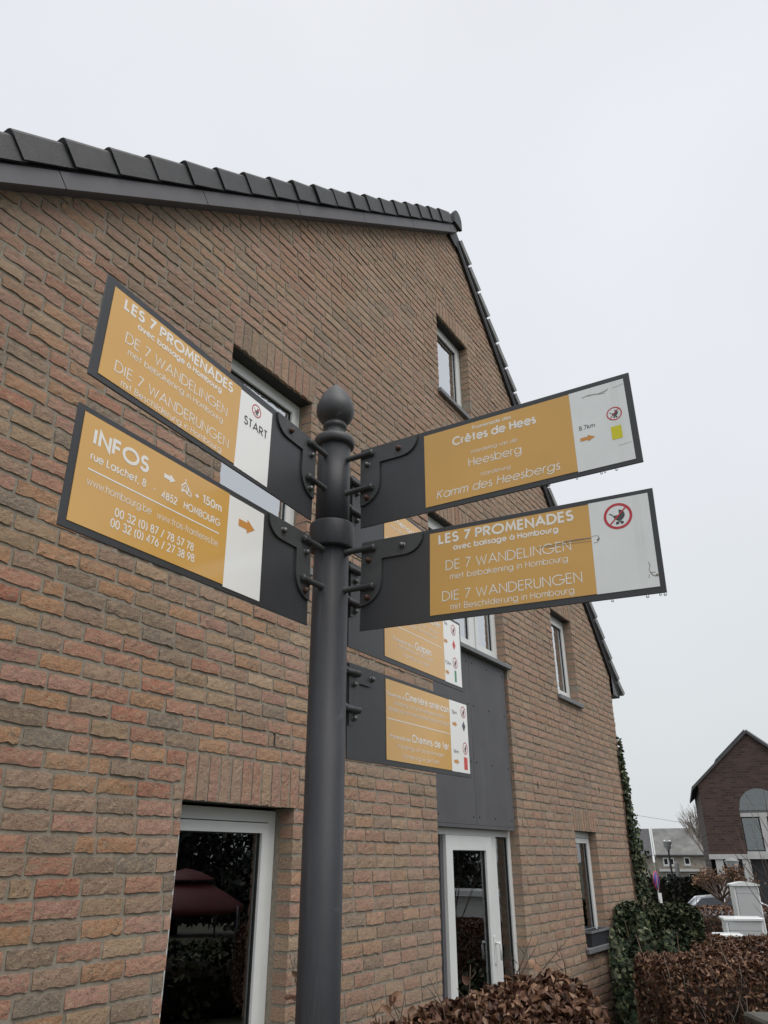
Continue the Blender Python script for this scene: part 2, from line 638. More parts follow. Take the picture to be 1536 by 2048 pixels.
tag(rd.build('road'), kind='structure')

# ------------------------------------------------------------------ brick house
WALL_AZ = R(32.56)
D_WALL = 2.9
house = empty('brick_house', (-cos(WALL_AZ) * D_WALL, sin(WALL_AZ) * D_WALL, 0), pi / 2 - WALL_AZ)
tag(house, 'brown brick gabled house with white framed windows and dark tiled roof behind the fingerpost', 'house')
C = 0.0793          # one brick course
ZH = 2.015          # head of the ground floor openings = a course line
U0, U1 = -0.3, 10.36
APU = 6.055


def left_line(u):
    return 8.58 - 0.8054 * (6.05 - u)


def right_line(u):
    return 8.605 - 1.058 * (u - 6.06)


# name: u0, u1, z0, z1
OPEN = dict(
    w1=(2.712, 3.573, 0.55, ZH),
    w2=(2.738, 3.57, 3.44, ZH + 35 * C),
    strip=(5.275, 6.80, 0.08, ZH + 33 * C),
    mid=(8.227, 8.937, 3.39, ZH + 31 * C),
    low=(8.302, 9.002, 0.88, ZH),
    attic=(5.605, 6.337, 6.035, ZH + 64 * C))
SJ = 0.0118
SOLD = {k: (OPEN[k][0] - 0.005, OPEN[k][1] + 0.03, OPEN[k][3], OPEN[k][3] + 3 * C) for k in ('w1', 'w2', 'mid', 'low', 'attic', 'strip')}

PAL = [((0.365, 0.185, 0.13), 5), ((0.39, 0.215, 0.12), 4), ((0.33, 0.235, 0.15), 3), ((0.30, 0.205, 0.15), 4),
       ((0.215, 0.165, 0.125), 2.2), ((0.38, 0.21, 0.165), 4.5), ((0.17, 0.15, 0.125), 1.3), ((0.40, 0.30, 0.20), 0.8),
       ((0.35, 0.145, 0.095), 0.9)]
_pw = np.array([w for _, w in PAL])
_pw = _pw / _pw.sum()


def brick_color(u, z):
    c = np.array(PAL[RNG.choice(len(PAL), p=_pw)][0])
    mean = np.array((0.303, 0.226, 0.178))
    k = 0.34 + 0.72 * min(1, max(0, (5.0 - u) / 4)) * min(1, max(0.3, (5.5 - z) / 3))
    c = mean + (c - mean) * k
    return tuple(np.clip(c * RNG.uniform(0.9, 1.1) * np.array((1.145, 1.105, 1.09)), 0.02, 0.6))


wall = MB()


def brick(u0, u1, z0, z1, depL=0.018, depR=0.018, depB=0.018, depT=0.018, soldier=False):
    """One hand-moulded brick: a crumpled front face with ragged edges and side skirts."""
    w, h = u1 - u0, z1 - z0
    near = u0 < 4.4
    nx = max(2, int(round(w / (0.026 if near else 0.055))) + 1)
    nz = max(2, int(round(h / (0.02 if near else 0.033))) + 1)
    col = brick_color(u0, z0)
    push = RNG.normal(0, 0.0011)
    tiltx, tiltz = RNG.normal(0, 0.0008), RNG.normal(0.0008, 0.0009)
    us = np.linspace(u0, u1, nx)
    zs = np.linspace(z0, z1, nz)
    jt = RNG.normal(0, 0.0014, nx)
    jb = np.abs(RNG.normal(0, 0.0026, nx)) * RNG.choice([1, 1, 1, -0.7], nx)
    jl = RNG.normal(0, 0.0013, nz)
    jr = RNG.normal(0, 0.0013, nz)
    rel = RNG.normal(0, 0.0009, (nx, nz))
    verts = []
    for i in range(nx):
        for j in range(nz):
            x, z = us[i], zs[j]
            y = push + tiltx * (2 * i / (nx - 1) - 1) + tiltz * (2 * j / (nz - 1) - 1) + rel[i, j]
            if j == 0:
                z += jb[i]
                y += 0.0012
            if j == nz - 1:
                z -= abs(jt[i])
                y += 0.0012
            if i == 0:
                x += jl[j] if depL < 0.05 else 0
                y += 0.0012
            if i == nx - 1:
                x += jr[j] if depR < 0.05 else 0
                y += 0.0012
            verts.append((x, y, z))
    faces = []
    idx = lambda i, j: i * nz + j
    for i in range(nx - 1):
        for j in range(nz - 1):
            faces.append((idx(i, j), idx(i + 1, j), idx(i + 1, j + 1), idx(i, j + 1)))

    def skirt(line, dep, rev):
        o = len(verts)
        for k in line:
            p = verts[k]
            verts.append((p[0], dep, p[2]))
        for a in range(len(line) - 1):
            q = (line[a], line[a + 1], o + a + 1, o + a)
            faces.append(q if rev else q[::-1])

    skirt([idx(i, 0) for i in range(nx)], depB, False)
    skirt([idx(i, nz - 1) for i in range(nx)], depT, True)
    skirt([idx(0, j) for j in range(nz)], depL, True)
    skirt([idx(nx - 1, j) for j in range(nz)], depR, False)
    wall.add(verts, faces, 'brick', col=col)


def row_spans(z0, z1):
    """free intervals of the wall at this course, with the openings and soldier zones cut out"""
    zc = (z0 + z1) / 2
    lo, hi = U0, U1
    if left_line(lo) + 0.05 < zc:
        lo = 6.05 - (8.58 + 0.05 - zc) / 0.8054
    if right_line(hi) + 0.03 < zc:
        hi = 6.06 + (8.605 + 0.03 - zc) / 1.058
    spans = [(lo, hi, 0, 0)]
    for kind, d in (('o', OPEN), ('s', SOLD)):
        for k, (a, b, c0, c1) in d.items():
            if c0 + 0.01 < zc < c1 - 0.01 and min(z1, c1) - max(z0, c0) > 0.02:
                new = []
                for s, e, fl, fr in spans:
                    if b <= s or a >= e:
                        new.append((s, e, fl, fr))
                    else:
                        if a > s:
                            new.append((s, a, fl, 1 if kind == 'o' else 2))
                        if b < e:
                            new.append((b, e, 1 if kind == 'o' else 2, fr))
                spans = new
    return [s for s in spans if s[1] - s[0] > 0.03]


BL, J = 0.2025, 0.0158
nrow_lo = -int(ZH / C) - 1
row = nrow_lo
while True:
    z0 = ZH + row * C
    z1 = z0 + C - J
    if z0 > 8.64:
        break
    if z1 > 0.0:
        for (s, e, fl, fr) in row_spans(z0, z1):
            off = (0.5 * (row % 2) + 0.06 * ((row * 7919) % 5 - 2)) * (BL + J)
            x = U0 - 0.3 + off
            cuts = []
            while x < e:
                L_ = BL if RNG.random() > 0.05 else BL * 0.47
                cuts.append((x, x + L_))
                x += L_ + J
            zb0 = max(z0, 0.0)
            for a, b in cuts:
                a2, b2 = max(a, s if fl == 1 else s + (0.006 if fl == 2 else 0)), min(b, e if fr == 1 else e - (0.006 if fr == 2 else 0))
                if b2 - a2 < 0.03:
                    continue
                edL = fl == 1 and a2 <= s + 1e-6
                edR = fr == 1 and b2 >= e - 1e-6
                if fl == 1 and not edL and a2 - s < 0.04:
                    a2, edL = s, True
                if fr == 1 and not edR and e - b2 < 0.045:
                    b2, edR = e, True
                # a course that runs above an opening shows its underside
                brick(a2, b2, zb0, z1, 0.1 if edL else 0.018, 0.1 if edR else 0.018)
    row += 1

for k, (a, b, c0, c1) in SOLD.items():
    n = max(2, int(round((b - a) / C)))
    st = (b - a) / n
    for i in range(n):
        brick(a + i * st + J / 2, a + (i + 1) * st - J / 2, c0 + 0.001, c1 - J, 0.018, 0.018, depB=0.028)

# mortar bed behind the bricks
YM = 0.0062
zcuts = sorted(set([0.0] + [o[2] for o in OPEN.values()] + [o[3] for o in OPEN.values()] + [left_line(U0), right_line(U1), 8.62] + [1, 2.6, 3.2, 5.0, 5.5, 6.5, 7.4, 8.0]))
for za, zb in zip(zcuts[:-1], zcuts[1:]):
    def lim(z):
        lo = max(U0, 6.05 - (8.58 + 0.06 - z) / 0.8054)
        hi = min(U1, 6.06 + (8.605 + 0.04 - z) / 1.058)
        return lo, hi
    la, ha = lim(za)
    lb, hb = lim(zb)
    zc = (za + zb) / 2
    cutlist = sorted([(o[0], o[1]) for o in OPEN.values() if o[2] < zc < o[3]])
    edges_a, edges_b = [la], [lb]
    for a, b in cutlist:
        edges_a += [a, b]
        edges_b += [a, b]
    edges_a.append(ha)
    edges_b.append(hb)
    for i in range(0, len(edges_a), 2):
        wall.add([(edges_a[i], YM, za), (edges_a[i + 1], YM, za), (edges_b[i + 1], YM, zb), (edges_b[i], YM, zb)], [(0, 1, 2, 3)], 'mortar')
# jambs, heads and cills of the openings
for k, (a, b, c0, c1) in OPEN.items():
    yb = 0.20
    e_ = 0.0008
    wall.add([(a - e_, YM, c0), (a - e_, yb, c0), (a - e_, yb, c1), (a - e_, YM, c1)], [(0, 1, 2, 3)], 'mortar')
    wall.add([(b + 0.003, YM, c0), (b + 0.003, yb, c0), (b + 0.003, yb, c1), (b + 0.003, YM, c1)], [(3, 2, 1, 0)], 'mortar')
    wall.add([(a - e_, 0.029, c1 + 0.002), (b + e_, 0.029, c1 + 0.002), (b + e_, yb, c1 + 0.002), (a - e_, yb, c1 + 0.002)], [(0, 1, 2, 3)], 'lintel_steel')
    wall.add([(a - e_, YM, c1 + 0.006), (b + e_, YM, c1 + 0.006), (b + e_, 0.029, c1 + 0.006), (a - e_, 0.029, c1 + 0.006)], [(0, 1, 2, 3)], 'mortar')
    wall.add([(a - e_, YM, c0 - 0.001), (b + e_, YM, c0 - 0.001), (b + e_, yb, c0 - 0.001), (a - e_, yb, c0 - 0.001)], [(0, 1, 2, 3)], 'mortar')
# open weep joints: small dark slots in the joints
for u, v in ((2.835, 3.447), (4.763, 5.417), (5.792, 5.775), (3.356, 0.592), (9.688, 1.359), (7.35, 0.62), (4.3, 0.6), (9.30, 0.70), (1.35, 0.60)):
    z = v + CAM_Z
    wall.box((u, -0.002, z), (u + 0.011, 0.004, z + 0.065), 'rubber')
# side and back walls
HD = 8.5
wall.add([(U1, YM, 0), (U1, HD, 0), (U1, HD, right_line(U1)), (U1, YM, right_line(U1))], [(0, 1, 2, 3)], 'mortar')
wall.add([(U0, YM, 0), (U0, HD, 0), (U0, HD, left_line(U0)), (U0, YM, left_line(U0))], [(3, 2, 1, 0)], 'mortar')
wall.add([(U0, HD, 0), (U1, HD, 0), (U1, HD, right_line(U1)), (APU, HD, 8.6), (U0, HD, left_line(U0))], [(4, 3, 2, 1, 0)], 'mortar')
wall.build('wall', house)

# rooms behind the glass
inn = MB()
inn.add([(U0, 2.6, 0), (U1, 2.6, 0), (U1, 2.6, 3.9), (APU, 2.6, 8.4), (U0, 2.6, 3.3)], [(0, 1, 2, 3, 4)], 'interior')
for zf, ua, ub in ((0.15, U0 + .02, U1 - .02), (2.75, U0 + .02, U1 - .02), (2.85, U0 + .02, U1 - .02), (5.4, 2.3, 8.9), (5.5, 2.4, 8.8)):
    inn.add([(ua, 0.25, zf), (ub, 0.25, zf), (ub, 2.6, zf), (ua, 2.6, zf)], [(0, 1, 2, 3)], 'interior')
for uu in (4.6, 7.6):
    inn.add([(uu, 0.25, 0.15), (uu, 2.6, 0.15), (uu, 2.6, 6.8), (uu, 0.25, 6.8)], [(0, 1, 2, 3)], 'interior')
inn.build('interior_wall', house)


def frame_rect(mb, a, b, c0, c1, y0, y1, wd, m='pvc', bottom=True):
    """mitred frame: four profiles butted end to end"""
    mb.box((a, y0, c0), (a + wd, y1, c1), m)
    mb.box((b - wd, y0, c0), (b, y1, c1), m)
    mb.box((a + wd, y0, c1 - wd), (b - wd, y1, c1), m)
    if bottom:
        mb.box((a + wd, y0, c0), (b - wd, y1, c0 + wd), m)


def pane(parent, a, b, c0, c1, y, m):
    p = MB()
    p.box((a, y, c0), (b, y + 0.006, c1), m)
    return p.build('pane', parent)


def sill(parent, a, b, z, proj=0.04, side=0.045, yb=0.12):
    s = MB()
    s.bevel_box((a - side, -proj, z - 0.05), (b + side, -0.006, z), 0.004, 'bluestone')
    s.box((a + 0.001, -0.006, z - 0.05), (b - 0.001, yb, z - 0.002), 'bluestone')
    return s.build('sill', parent)


def simple_window(key, yd, wo, ws, top_gap=0.0, gm='glass_upper', with_sill=True):
    a, b, c0, c1 = OPEN[key]
    zb = c0 + 0.05
    f = MB()
    frame_rect(f, a, b, zb, c1 - top_gap, yd, yd + 0.07, wo)
    a2, b2, d0, d1 = a + wo, b - wo, zb + wo, c1 - top_gap - wo
    # thin dark seal line, then the sash set 6 mm proud
    frame_rect(f, a2, b2, d0, d1, yd + 0.012, yd + 0.06, 0.006, 'rubber')
    a2, b2, d0, d1 = a2 + 0.006, b2 - 0.006, d0 + 0.006, d1 - 0.006
    frame_rect(f, a2, b2, d0, d1, yd - 0.012, yd + 0.05, ws)
    frame_rect(f, a2 + ws, b2 - ws, d0 + ws, d1 - ws, yd + 0.004, yd + 0.03, 0.006, 'rubber')
    o = f.build('window', house)
    pane(o, a2 + ws + 0.004, b2 - ws - 0.004, d0 + ws + 0.004, d1 - ws - 0.004, yd + 0.012, gm)
    if with_sill:
        sill(o, a, b, zb, yb=yd)
    return o, (a2 + ws, b2 - ws, d0 + ws, d1 - ws)


w, ins = simple_window('w1', 0.14, 0.062, 0.052, 0.012, 'glass_lower')
w['label'] = 'ground floor window behind the post, reflecting dark trees and a red canopy'
cu = MB()
cv, cf = [], []
for i in range(31):
    uu = 3.20 + i * 0.011
    yy = 0.34 + 0.02 * sin(i * 1.1)
    cv += [(uu, yy, 0.3), (uu, yy, ZH - 0.02)]
for i in range(30):
    cf.append((2 * i, 2 * i + 2, 2 * i + 3, 2 * i + 1))
cu.add(cv, cf, 'olive_curtain', smooth=True)
cu.build('curtain', w)
w, ins = simple_window('w2', 0.12, 0.05, 0.04, 0.0, 'glass_upper')
w['label'] = 'upper window partly hidden by the left finger signs'
bl = MB()  # added white sheet, lifts the brightness of the reflected sky
bl.box((ins[0] - 0.03, 0.21, ins[2] - 0.05), (ins[1] - 0.20, 0.214, ins[3] - 0.42), 'white_backing')
bl.build('pane_backing', w)
w, ins = simple_window('mid', 0.105, 0.06, 0.05, 0.0, 'glass_upper')
w['label'] = 'tall narrow upper window near the right eave'
w, ins = simple_window('low', 0.095, 0.06, 0.05, 0.0, 'glass_lower')
w['label'] = 'narrow ground floor window with a planter on its sill'
w, ins = simple_window('attic', 0.11, 0.06, 0.05, 0.0, 'glass_upper')
w['label'] = 'small attic window under the roof ridge'
bl = MB()  # added white sheet for a brighter pane, ends short of the dark side
bl.box((ins[0] - 0.03, 0.2, ins[2] - 0.05), (ins[1] - 0.24, 0.204, ins[3]), 'white_backing')
bl.build('pane_backing', w)

# tall strip: door, grey cladding panel, upper window
a, b, c0, c1 = OPEN['strip']
YD = 0.095
PZ0, PZ1 = 1.75 + 0.252, 3.44
up = MB()
zb = 3.49
frame_rect(up, a, b, zb, c1, YD, YD + 0.07, 0.06)
up.box((6.22, YD, zb + 0.06), (6.30, YD + 0.07, c1 - 0.06), 'pvc')
for (p0, p1) in ((a + 0.06, 6.22), (6.30, b - 0.06)):
    frame_rect(up, p0 + 0.004, p1 - 0.004, zb + 0.064, c1 - 0.064, YD - 0.012, YD + 0.05, 0.055)
    frame_rect(up, p0 + 0.059, p1 - 0.059, zb + 0.119, c1 - 0.119, YD + 0.004, YD + 0.03, 0.006, 'rubber')
upo = up.build('window', house)
upo['label'] = 'wide upper window above the grey cladding panel'
for (p0, p1) in ((a + 0.06, 6.22), (6.30, b - 0.06)):
    pane(upo, p0 + 0.063, p1 - 0.063, zb + 0.123, c1 - 0.123, YD + 0.012, 'glass_upper')
s = MB()
s.bevel_box((a - 0.02, -0.035, 3.445), (b + 0.035, -0.006, 3.487), 0.004, 'bluestone')
s.box((a + 0.002, -0.006, 3.445), (b - 0.002, YD, 3.485), 'bluestone')
s.build('sill', upo)
bl = MB()  # white sheet added to brighten the left pane
bl.box((a + 0.05, 0.2, zb + 0.05), (6.19, 0.204, c1 - 0.4), 'white_backing')
bl.build('pane_backing', upo)

cp = MB()
seam = 5.99
cp.box((a + 0.004, 0.024, PZ0), (seam - 0.002, 0.034, PZ1), 'cladding')
cp.box((seam + 0.002, 0.024, PZ0), (b - 0.035, 0.034, PZ1), 'cladding')
cp.box((a + 0.004, 0.036, PZ0 + 0.01), (b - 0.036, 0.19, PZ1), 'black_trim')
cp.box((a + 0.004, 0.022, PZ0 - 0.028), (b - 0.035, 0.09, PZ0 - 0.002), 'cladding')
cpo = cp.build('cladding_panel', house)
for uu in (a + 0.06, seam - 0.05, seam + 0.06, 6.36, b - 0.09):
    for zz in (PZ0 + 0.06, PZ0 + 0.50, PZ0 + 0.98, PZ1 - 0.08):
        sc = MB()
        Mx = Matrix.Translation((uu, 0.0225, zz)) @ Matrix.Rotation(pi / 2, 4, 'X')
        sc.lathe([(-0.002, 0.008), (0.002, 0.007)], 'screw', 10, Mx)
        sc.build('screw', cpo)

# glazed door between two fixed side lights
dz0, dz1 = 0.10, PZ0 - 0.03
df = MB()
LX0, LX1 = 5.53, 6.35       # door leaf
df.box((a, YD, dz1 - 0.05), (b, YD + 0.07, dz1), 'pvc')
df.box((a, YD, dz0), (a + 0.055, YD + 0.07, dz1 - 0.05), 'rubber')
df.box((b - 0.06, YD, dz0), (b, YD + 0.07, dz1 - 0.05), 'pvc')
df.box((LX0 - 0.05, YD + 0.004, dz0), (LX0 - 0.004, YD + 0.07, dz1 - 0.05), 'fascia_board')
df.box((LX1 + 0.004, YD, dz0), (6.485, YD + 0.07, dz1 - 0.05), 'pvc')
df.box((6.485, YD, dz0), (b - 0.06, YD + 0.07, dz0 + 0.08), 'pvc')
frame_rect(df, 6.486, b - 0.061, dz0 + 0.081, dz1 - 0.051, YD + 0.012, YD + 0.05, 0.012, 'rubber')
dfo = df.build('door_frame', house)
pane(dfo, 6.496, b - 0.07, dz0 + 0.09, dz1 - 0.06, YD + 0.02, 'glass_lower')
pane(dfo, a + 0.05, LX0 - 0.05, dz0 + 0.09, dz1 - 0.06, YD + 0.03, 'glass_lower')
cu = MB()
cv, cf = [], []
for i in range(41):
    uu = 6.47 + i * 0.0085
    yy = 0.28 + 0.02 * sin(i * 1.3)
    cv += [(uu, yy, 0.16), (uu, yy, dz1 - 0.02)]
for i in range(40):
    cf.append((2 * i, 2 * i + 2, 2 * i + 3, 2 * i + 1))
cu.add(cv, cf, 'olive_curtain', smooth=True)
cu.build('curtain', dfo)
dl = MB()
frame_rect(dl, LX0, LX1, dz0 + 0.01, dz1 - 0.053, YD - 0.022, YD + 0.05, 0.108)
dl.box((LX0 + 0.108, YD - 0.006, dz0 + 0.118), (LX1 - 0.108, YD + 0.03, dz0 + 0.124), 'rubber')
frame_rect(dl, LX0 + 0.108, LX1 - 0.108, dz0 + 0.124, dz1 - 0.161, YD - 0.004, YD + 0.03, 0.008, 'rubber')
dlo = dl.build('glazed_door', house)
pane(dlo, LX0 + 0.114, LX1 - 0.114, dz0 + 0.128, dz1 - 0.168, YD + 0.006, 'glass_lower')
hd = MB()
hx, hz = LX1 - 0.05, 1.08
hd.bevel_box((hx - 0.015, YD - 0.03, hz - 0.10), (hx + 0.015, YD - 0.0225, hz + 0.10), 0.003, 'pvc')
hd.tube([(hx, YD - 0.025, hz + 0.05), (hx, YD - 0.07, hz + 0.05), (hx, YD - 0.075, hz + 0.03), (hx + 0.005, YD - 0.075, hz - 0.07)], [0.010, 0.010, 0.011, 0.009], 'pvc', 8)
hd.build('handle', dlo)

# ---- roof: left verge with lapped edge tiles, fascia boards, right verge seen from below
CA = math.atan(0.8054)
ct, st_ = cos(CA), sin(CA)


def LP(t, n, y):
    """left slope coordinates: t metres up the slope from the ridge point downwards negative, n perpendicular"""
    return (6.05 + t * ct - n * st_, y, 8.58 + t * st_ + n * ct)


fb = MB()
joint_u = 1.40
t_end = (U0 - 0.35 - 6.05) / ct
tj = [(joint_u + 0.9 * k - 6.05) / ct for k in range(-2, 6)]
tj = [t for t in tj if t_end < t < -0.05]
ts = [t_end] + tj + [0.0]
FH = 0.092
for t0, t1 in zip(ts[:-1], ts[1:]):
    vs = []
    for y in (-0.10, -0.08):
        for (t, n) in ((t0 + 0.003, 0), (t1 - 0.003, 0), (t1 - 0.003, FH), (t0 + 0.003, FH)):
            vs.append(LP(t, n, y))
    fb.add(vs, [(0, 1, 2, 3), (7, 6, 5, 4), (0, 4, 5, 1), (1, 5, 6, 2), (2, 6, 7, 3), (3, 7, 4, 0)], 'fascia_board')
vs = [LP(t_end, 0.012, -0.079), LP(0, 0.012, -0.079), LP(0, 0.012, 0.02), LP(t_end, 0.012, 0.02)]
fb.add(vs, [(0, 1, 2, 3)], 'fascia_board')
vs = [LP(t_end, FH + 0.001, -0.085), LP(0, FH + 0.001, -0.085), LP(0, 0.2, -0.085), LP(t_end, 0.2, -0.085)]
fb.add(vs, [(0, 1, 2, 3)], 'black_trim')
# right verge
CB = math.atan(1.058)
cb_, sb_ = cos(CB), sin(CB)


def RP(t, n, y):
    return (6.06 + t * cb_ + n * sb_, y, 8.605 - t * sb_ + n * cb_)


TR = (10.62 - 6.06) / cb_
vs = []
for y in (-0.035, 0.19):
    for (t, n) in ((-.03, 0), (TR, 0), (TR, 0.152), (-.03, 0.152)):
        vs.append(RP(t, n, y))
fb.add(vs, [(0, 3, 2, 1), (4, 5, 6, 7), (0, 1, 5, 4), (1, 2, 6, 5), (2, 3, 7, 6), (3, 0, 4, 7)], 'black_trim')
fb.tube([RP(0.1, 0.045, -0.037), RP(TR - 0.02, 0.045, -0.037)], 0.006, 'fascia_board', 6)
# eaves box on the right
ez = 3.79
vs = []
for y in (-0.03, HD):
    vs += [(U1 + 0.004, y, ez), (U1 + 0.25, y, ez), (U1 + 0.25, y, ez + 0.13), (U1 + 0.004, y, right_line(U1) + 0.02)]
fb.add(vs, [(0, 1, 2, 3), (7, 6, 5, 4), (0, 4, 5, 1), (1, 5, 6, 2), (2, 6, 7, 3)], 'fascia_board')
fb.build('fascia', house)

rf = MB()
TL = 0.248 / ct
n0, n1 = 0.105, 0.244
k = 0
t = -0.12
while t > t_end - 0.2:
    lo, hi = t - TL - 0.025, t
    vs = []
    lift, fwd = 0.022 + RNG.normal(0, .0025), 0.014 + RNG.normal(0, .0025)
    jn, jy = RNG.normal(0, .002), RNG.normal(0, .002)
    for (tt, dn, dy) in ((lo, lift, -fwd), (hi, 0.0, 0.0)):
        for (n, y) in ((n0, -0.118), (n1 - 0.02, -0.118), (n1 - 0.006, -0.112), (n1, -0.095), (n1, 0.2), (n1 - 0.025, 0.2), (n1 - 0.025, -0.1), (n0, -0.1)):
            vs.append(LP(tt, n + jn + (dn if n > n0 + 0.03 else dn * 0.15), y + jy + dy))
    m_ = 8
    fs = [tuple(range(m_ - 1, -1, -1)), tuple(range(m_, 2 * m_))]
    for i in range(m_):
        fs.append((i, (i + 1) % m_, (i + 1) % m_ + m_, i + m_))
    rf.add(vs, fs, 'roof_tile')
    t -= TL
    k += 1
# right slope edge tiles
t = 0.1
while t < TR + 0.02:
    lo, hi = t, min(t + 0.312, TR + 0.05)
    vs = []
    for (tt, dn, dy) in ((lo, 0.0, 0.0), (hi, 0.02, -0.012)):
        for (n, y) in ((0.110, -0.052), (0.165, -0.064), (0.172, -0.05), (0.172, 0.2), (0.14, 0.2), (0.110, -0.036)):
            vs.append(RP(tt, n + dn, y + dy))
    m_ = 6
    fs = [tuple(range(m_)), tuple(range(2 * m_ - 1, m_ - 1, -1))]
    for i in range(m_):
        fs.append((i, i + m_, (i + 1) % m_ + m_, (i + 1) % m_))
    rf.add(vs, fs, 'roof_tile_lit')
    t += 0.335
# roof planes
vs = [LP(0.0, 0.2, 0.05), LP(t_end - 0.1, 0.2, 0.05), LP(t_end - 0.1, 0.2, HD + 0.1), LP(0.0, 0.2, HD + 0.1)]
rf.add(vs, [(0, 1, 2, 3)], 'roof_tile')
vs = [RP(0.0, 0.12, 0.05), RP(TR + 0.02, 0.12, 0.05), RP(TR + 0.02, 0.12, HD + 0.1), RP(0.0, 0.12, HD + 0.1)]
rf.add(vs, [(3, 2, 1, 0)], 'roof_tile')
rfo = rf.build('roof', house)
rc = MB()
cz = 8.75
rc.prism([(5.98, 8.51), (6.10, 8.46), (6.17, 8.47), (6.13, 8.70), (5.98, 8.70)], -0.036, 0.003, 'black_trim')
prof = []
for kx in range(0, 13):
    an = pi * kx / 12
    prof.append((6.02 + 0.095 * cos(an), cz + 0.12 * sin(an)))
prof = [(6.115, cz - 0.11)] + prof + [(5.925, cz - 0.11)]
rc.prism(prof, -0.135, -0.10, 'roof_tile')
prof2 = [(6.02 + (x - 6.02) * 0.92, cz + (z - cz) * 0.92) for x, z in prof]
rc.prism(prof2, -0.099, HD + 0.1, 'roof_tile')
rc.build('ridge_cap', rfo)


def hp(u, y, z):
    """house-local to world"""
    a = pi / 2 - WALL_AZ
    return Vector((house.location.x + u * cos(a) - y * sin(a), house.location.y + u * sin(a) + y * cos(a), z))


# planter box on the right-hand sill
pl = empty('planter_box', hp(8.66, 0.03, 0.931), pi / 2 - WALL_AZ)
tag(pl, 'dark grey plastic planter box on the lower right window sill', 'planter')
pb = MB()
prf_lo, prf_hi = (0.27, 0.055), (0.30, 0.068)
vs = []
for (hx_, hy_, z) in ((*prf_lo, 0.001), (*prf_hi, 0.14), (0.285, 0.055, 0.14), (0.27, 0.05, 0.11)):
    vs += [(-hx_, -hy_, z), (hx_, -hy_, z), (hx_, hy_, z), (-hx_, hy_, z)]
fs = [(3, 2, 1, 0), (12, 13, 14, 15)]
for l in range(3):
    for i in range(4):
        fs.append((l * 4 + i, l * 4 + (i + 1) % 4, l * 4 + 4 + (i + 1) % 4, l * 4 + 4 + i))
pb.add(vs, fs, 'planter_plastic')
pb.build('box', pl)
rim = MB()
for (x0_, x1_, y0_, y1_) in ((-0.31, 0.31, -0.077, -0.069), (-0.31, 0.31, 0.069, 0.077), (-0.31, -0.301, -0.069, 0.069), (0.301, 0.31, -0.069, 0.069)):
    rim.box((x0_, y0_, 0.125), (x1_, y1_, 0.145), 'bluestone')
rim.build('rim', pl)
so = MB()
so.box((-0.275, -0.051, 0.09), (0.275, 0.051, 0.115), 'hedge_core')
so.build('soil_fill', pl)

# ------------------------------------------------------------------ stroke lettering (geometric sans)


def arc(cx, cy, rx, ry, a0, a1, n=None):
    n = n or max(4, int(abs(a1 - a0) / 18))
    return [(cx + rx * cos(R(a0 + (a1 - a0) * i / n)), cy + ry * sin(R(a0 + (a1 - a0) * i / n))) for i in range(n + 1)]


XH = 0.70
r0 = XH / 2
GL = {}
GL['A'] = (0.78, [[(0, 0), (0.39, 1), (0.78, 0)], [(0.13, 0.33), (0.65, 0.33)]])
GL['B'] = (0.54, [[(0, 0), (0, 1), (0.26, 1)] + arc(0.26, 0.765, 0.22, 0.235, 90, -90) + [(0, 0.53)], [(0.26, 0.53)] + arc(0.28, 0.265, 0.26, 0.265, 90, -90) + [(0, 0)]])
GL['C'] = (0.86, [arc(0.5, 0.5, 0.5, 0.5, 44, 316)])
GL['D'] = (0.70, [[(0, 0), (0, 1), (0.2, 1)] + arc(0.2, 0.5, 0.5, 0.5, 90, -90) + [(0, 0)]])
GL['E'] = (0.44, [[(0.44, 1), (0, 1), (0, 0), (0.44, 0)], [(0, 0.53), (0.42, 0.53)]])
GL['F'] = (0.42, [[(0.42, 1), (0, 1), (0, 0)], [(0, 0.53), (0.4, 0.53)]])
GL['G'] = (0.98, [arc(0.5, 0.5, 0.5, 0.5, 46, 358) + [(0.56, 0.48)]])
GL['H'] = (0.60, [[(0, 0), (0, 1)], [(0.6, 0), (0.6, 1)], [(0, 0.53), (0.6, 0.53)]])
GL['I'] = (0.02, [[(0.01, 0), (0.01, 1)]])
GL['K'] = (0.56, [[(0, 0), (0, 1)], [(0.52, 1), (0.02, 0.48)], [(0.14, 0.60), (0.56, 0)]])
GL['L'] = (0.40, [[(0, 1), (0, 0), (0.4, 0)]])
GL['M'] = (0.86, [[(0, 0), (0.13, 1), (0.43, 0.22), (0.73, 1), (0.86, 0)]])
GL['N'] = (0.64, [[(0, 0), (0, 1), (0.64, 0), (0.64, 1)]])
GL['O'] = (1.0, [arc(0.5, 0.5, 0.5, 0.5, 0, 360, 26)])
GL['P'] = (0.50, [[(0, 0), (0, 1), (0.22, 1)] + arc(0.24, 0.74, 0.26, 0.26, 90, -90) + [(0, 0.48)]])
GL['R'] = (0.54, [[(0, 0), (0, 1), (0.22, 1)] + arc(0.24, 0.74, 0.26, 0.26, 90, -90) + [(0, 0.48)], [(0.2, 0.48), (0.54, 0)]])
GL['S'] = (0.46, [arc(0.23, 0.755, 0.21, 0.245, 35, 250) + arc(0.23, 0.27, 0.23, 0.27, 70, -160)])
GL['T'] = (0.46, [[(0, 1), (0.46, 1)], [(0.23, 1), (0.23, 0)]])
GL['U'] = (0.56, [[(0, 1), (0, 0.29)] + arc(0.28, 0.29, 0.28, 0.29, 180, 360) + [(0.56, 1)]])
GL['W'] = (1.0, [[(0, 1), (0.26, 0), (0.5, 0.86), (0.74, 0), (1.0, 1)]])
GL['a'] = (0.675, [arc(0.33, r0, 0.33, r0, 0, 360, 22), [(0.675, XH + .02), (0.675, -.02)]])
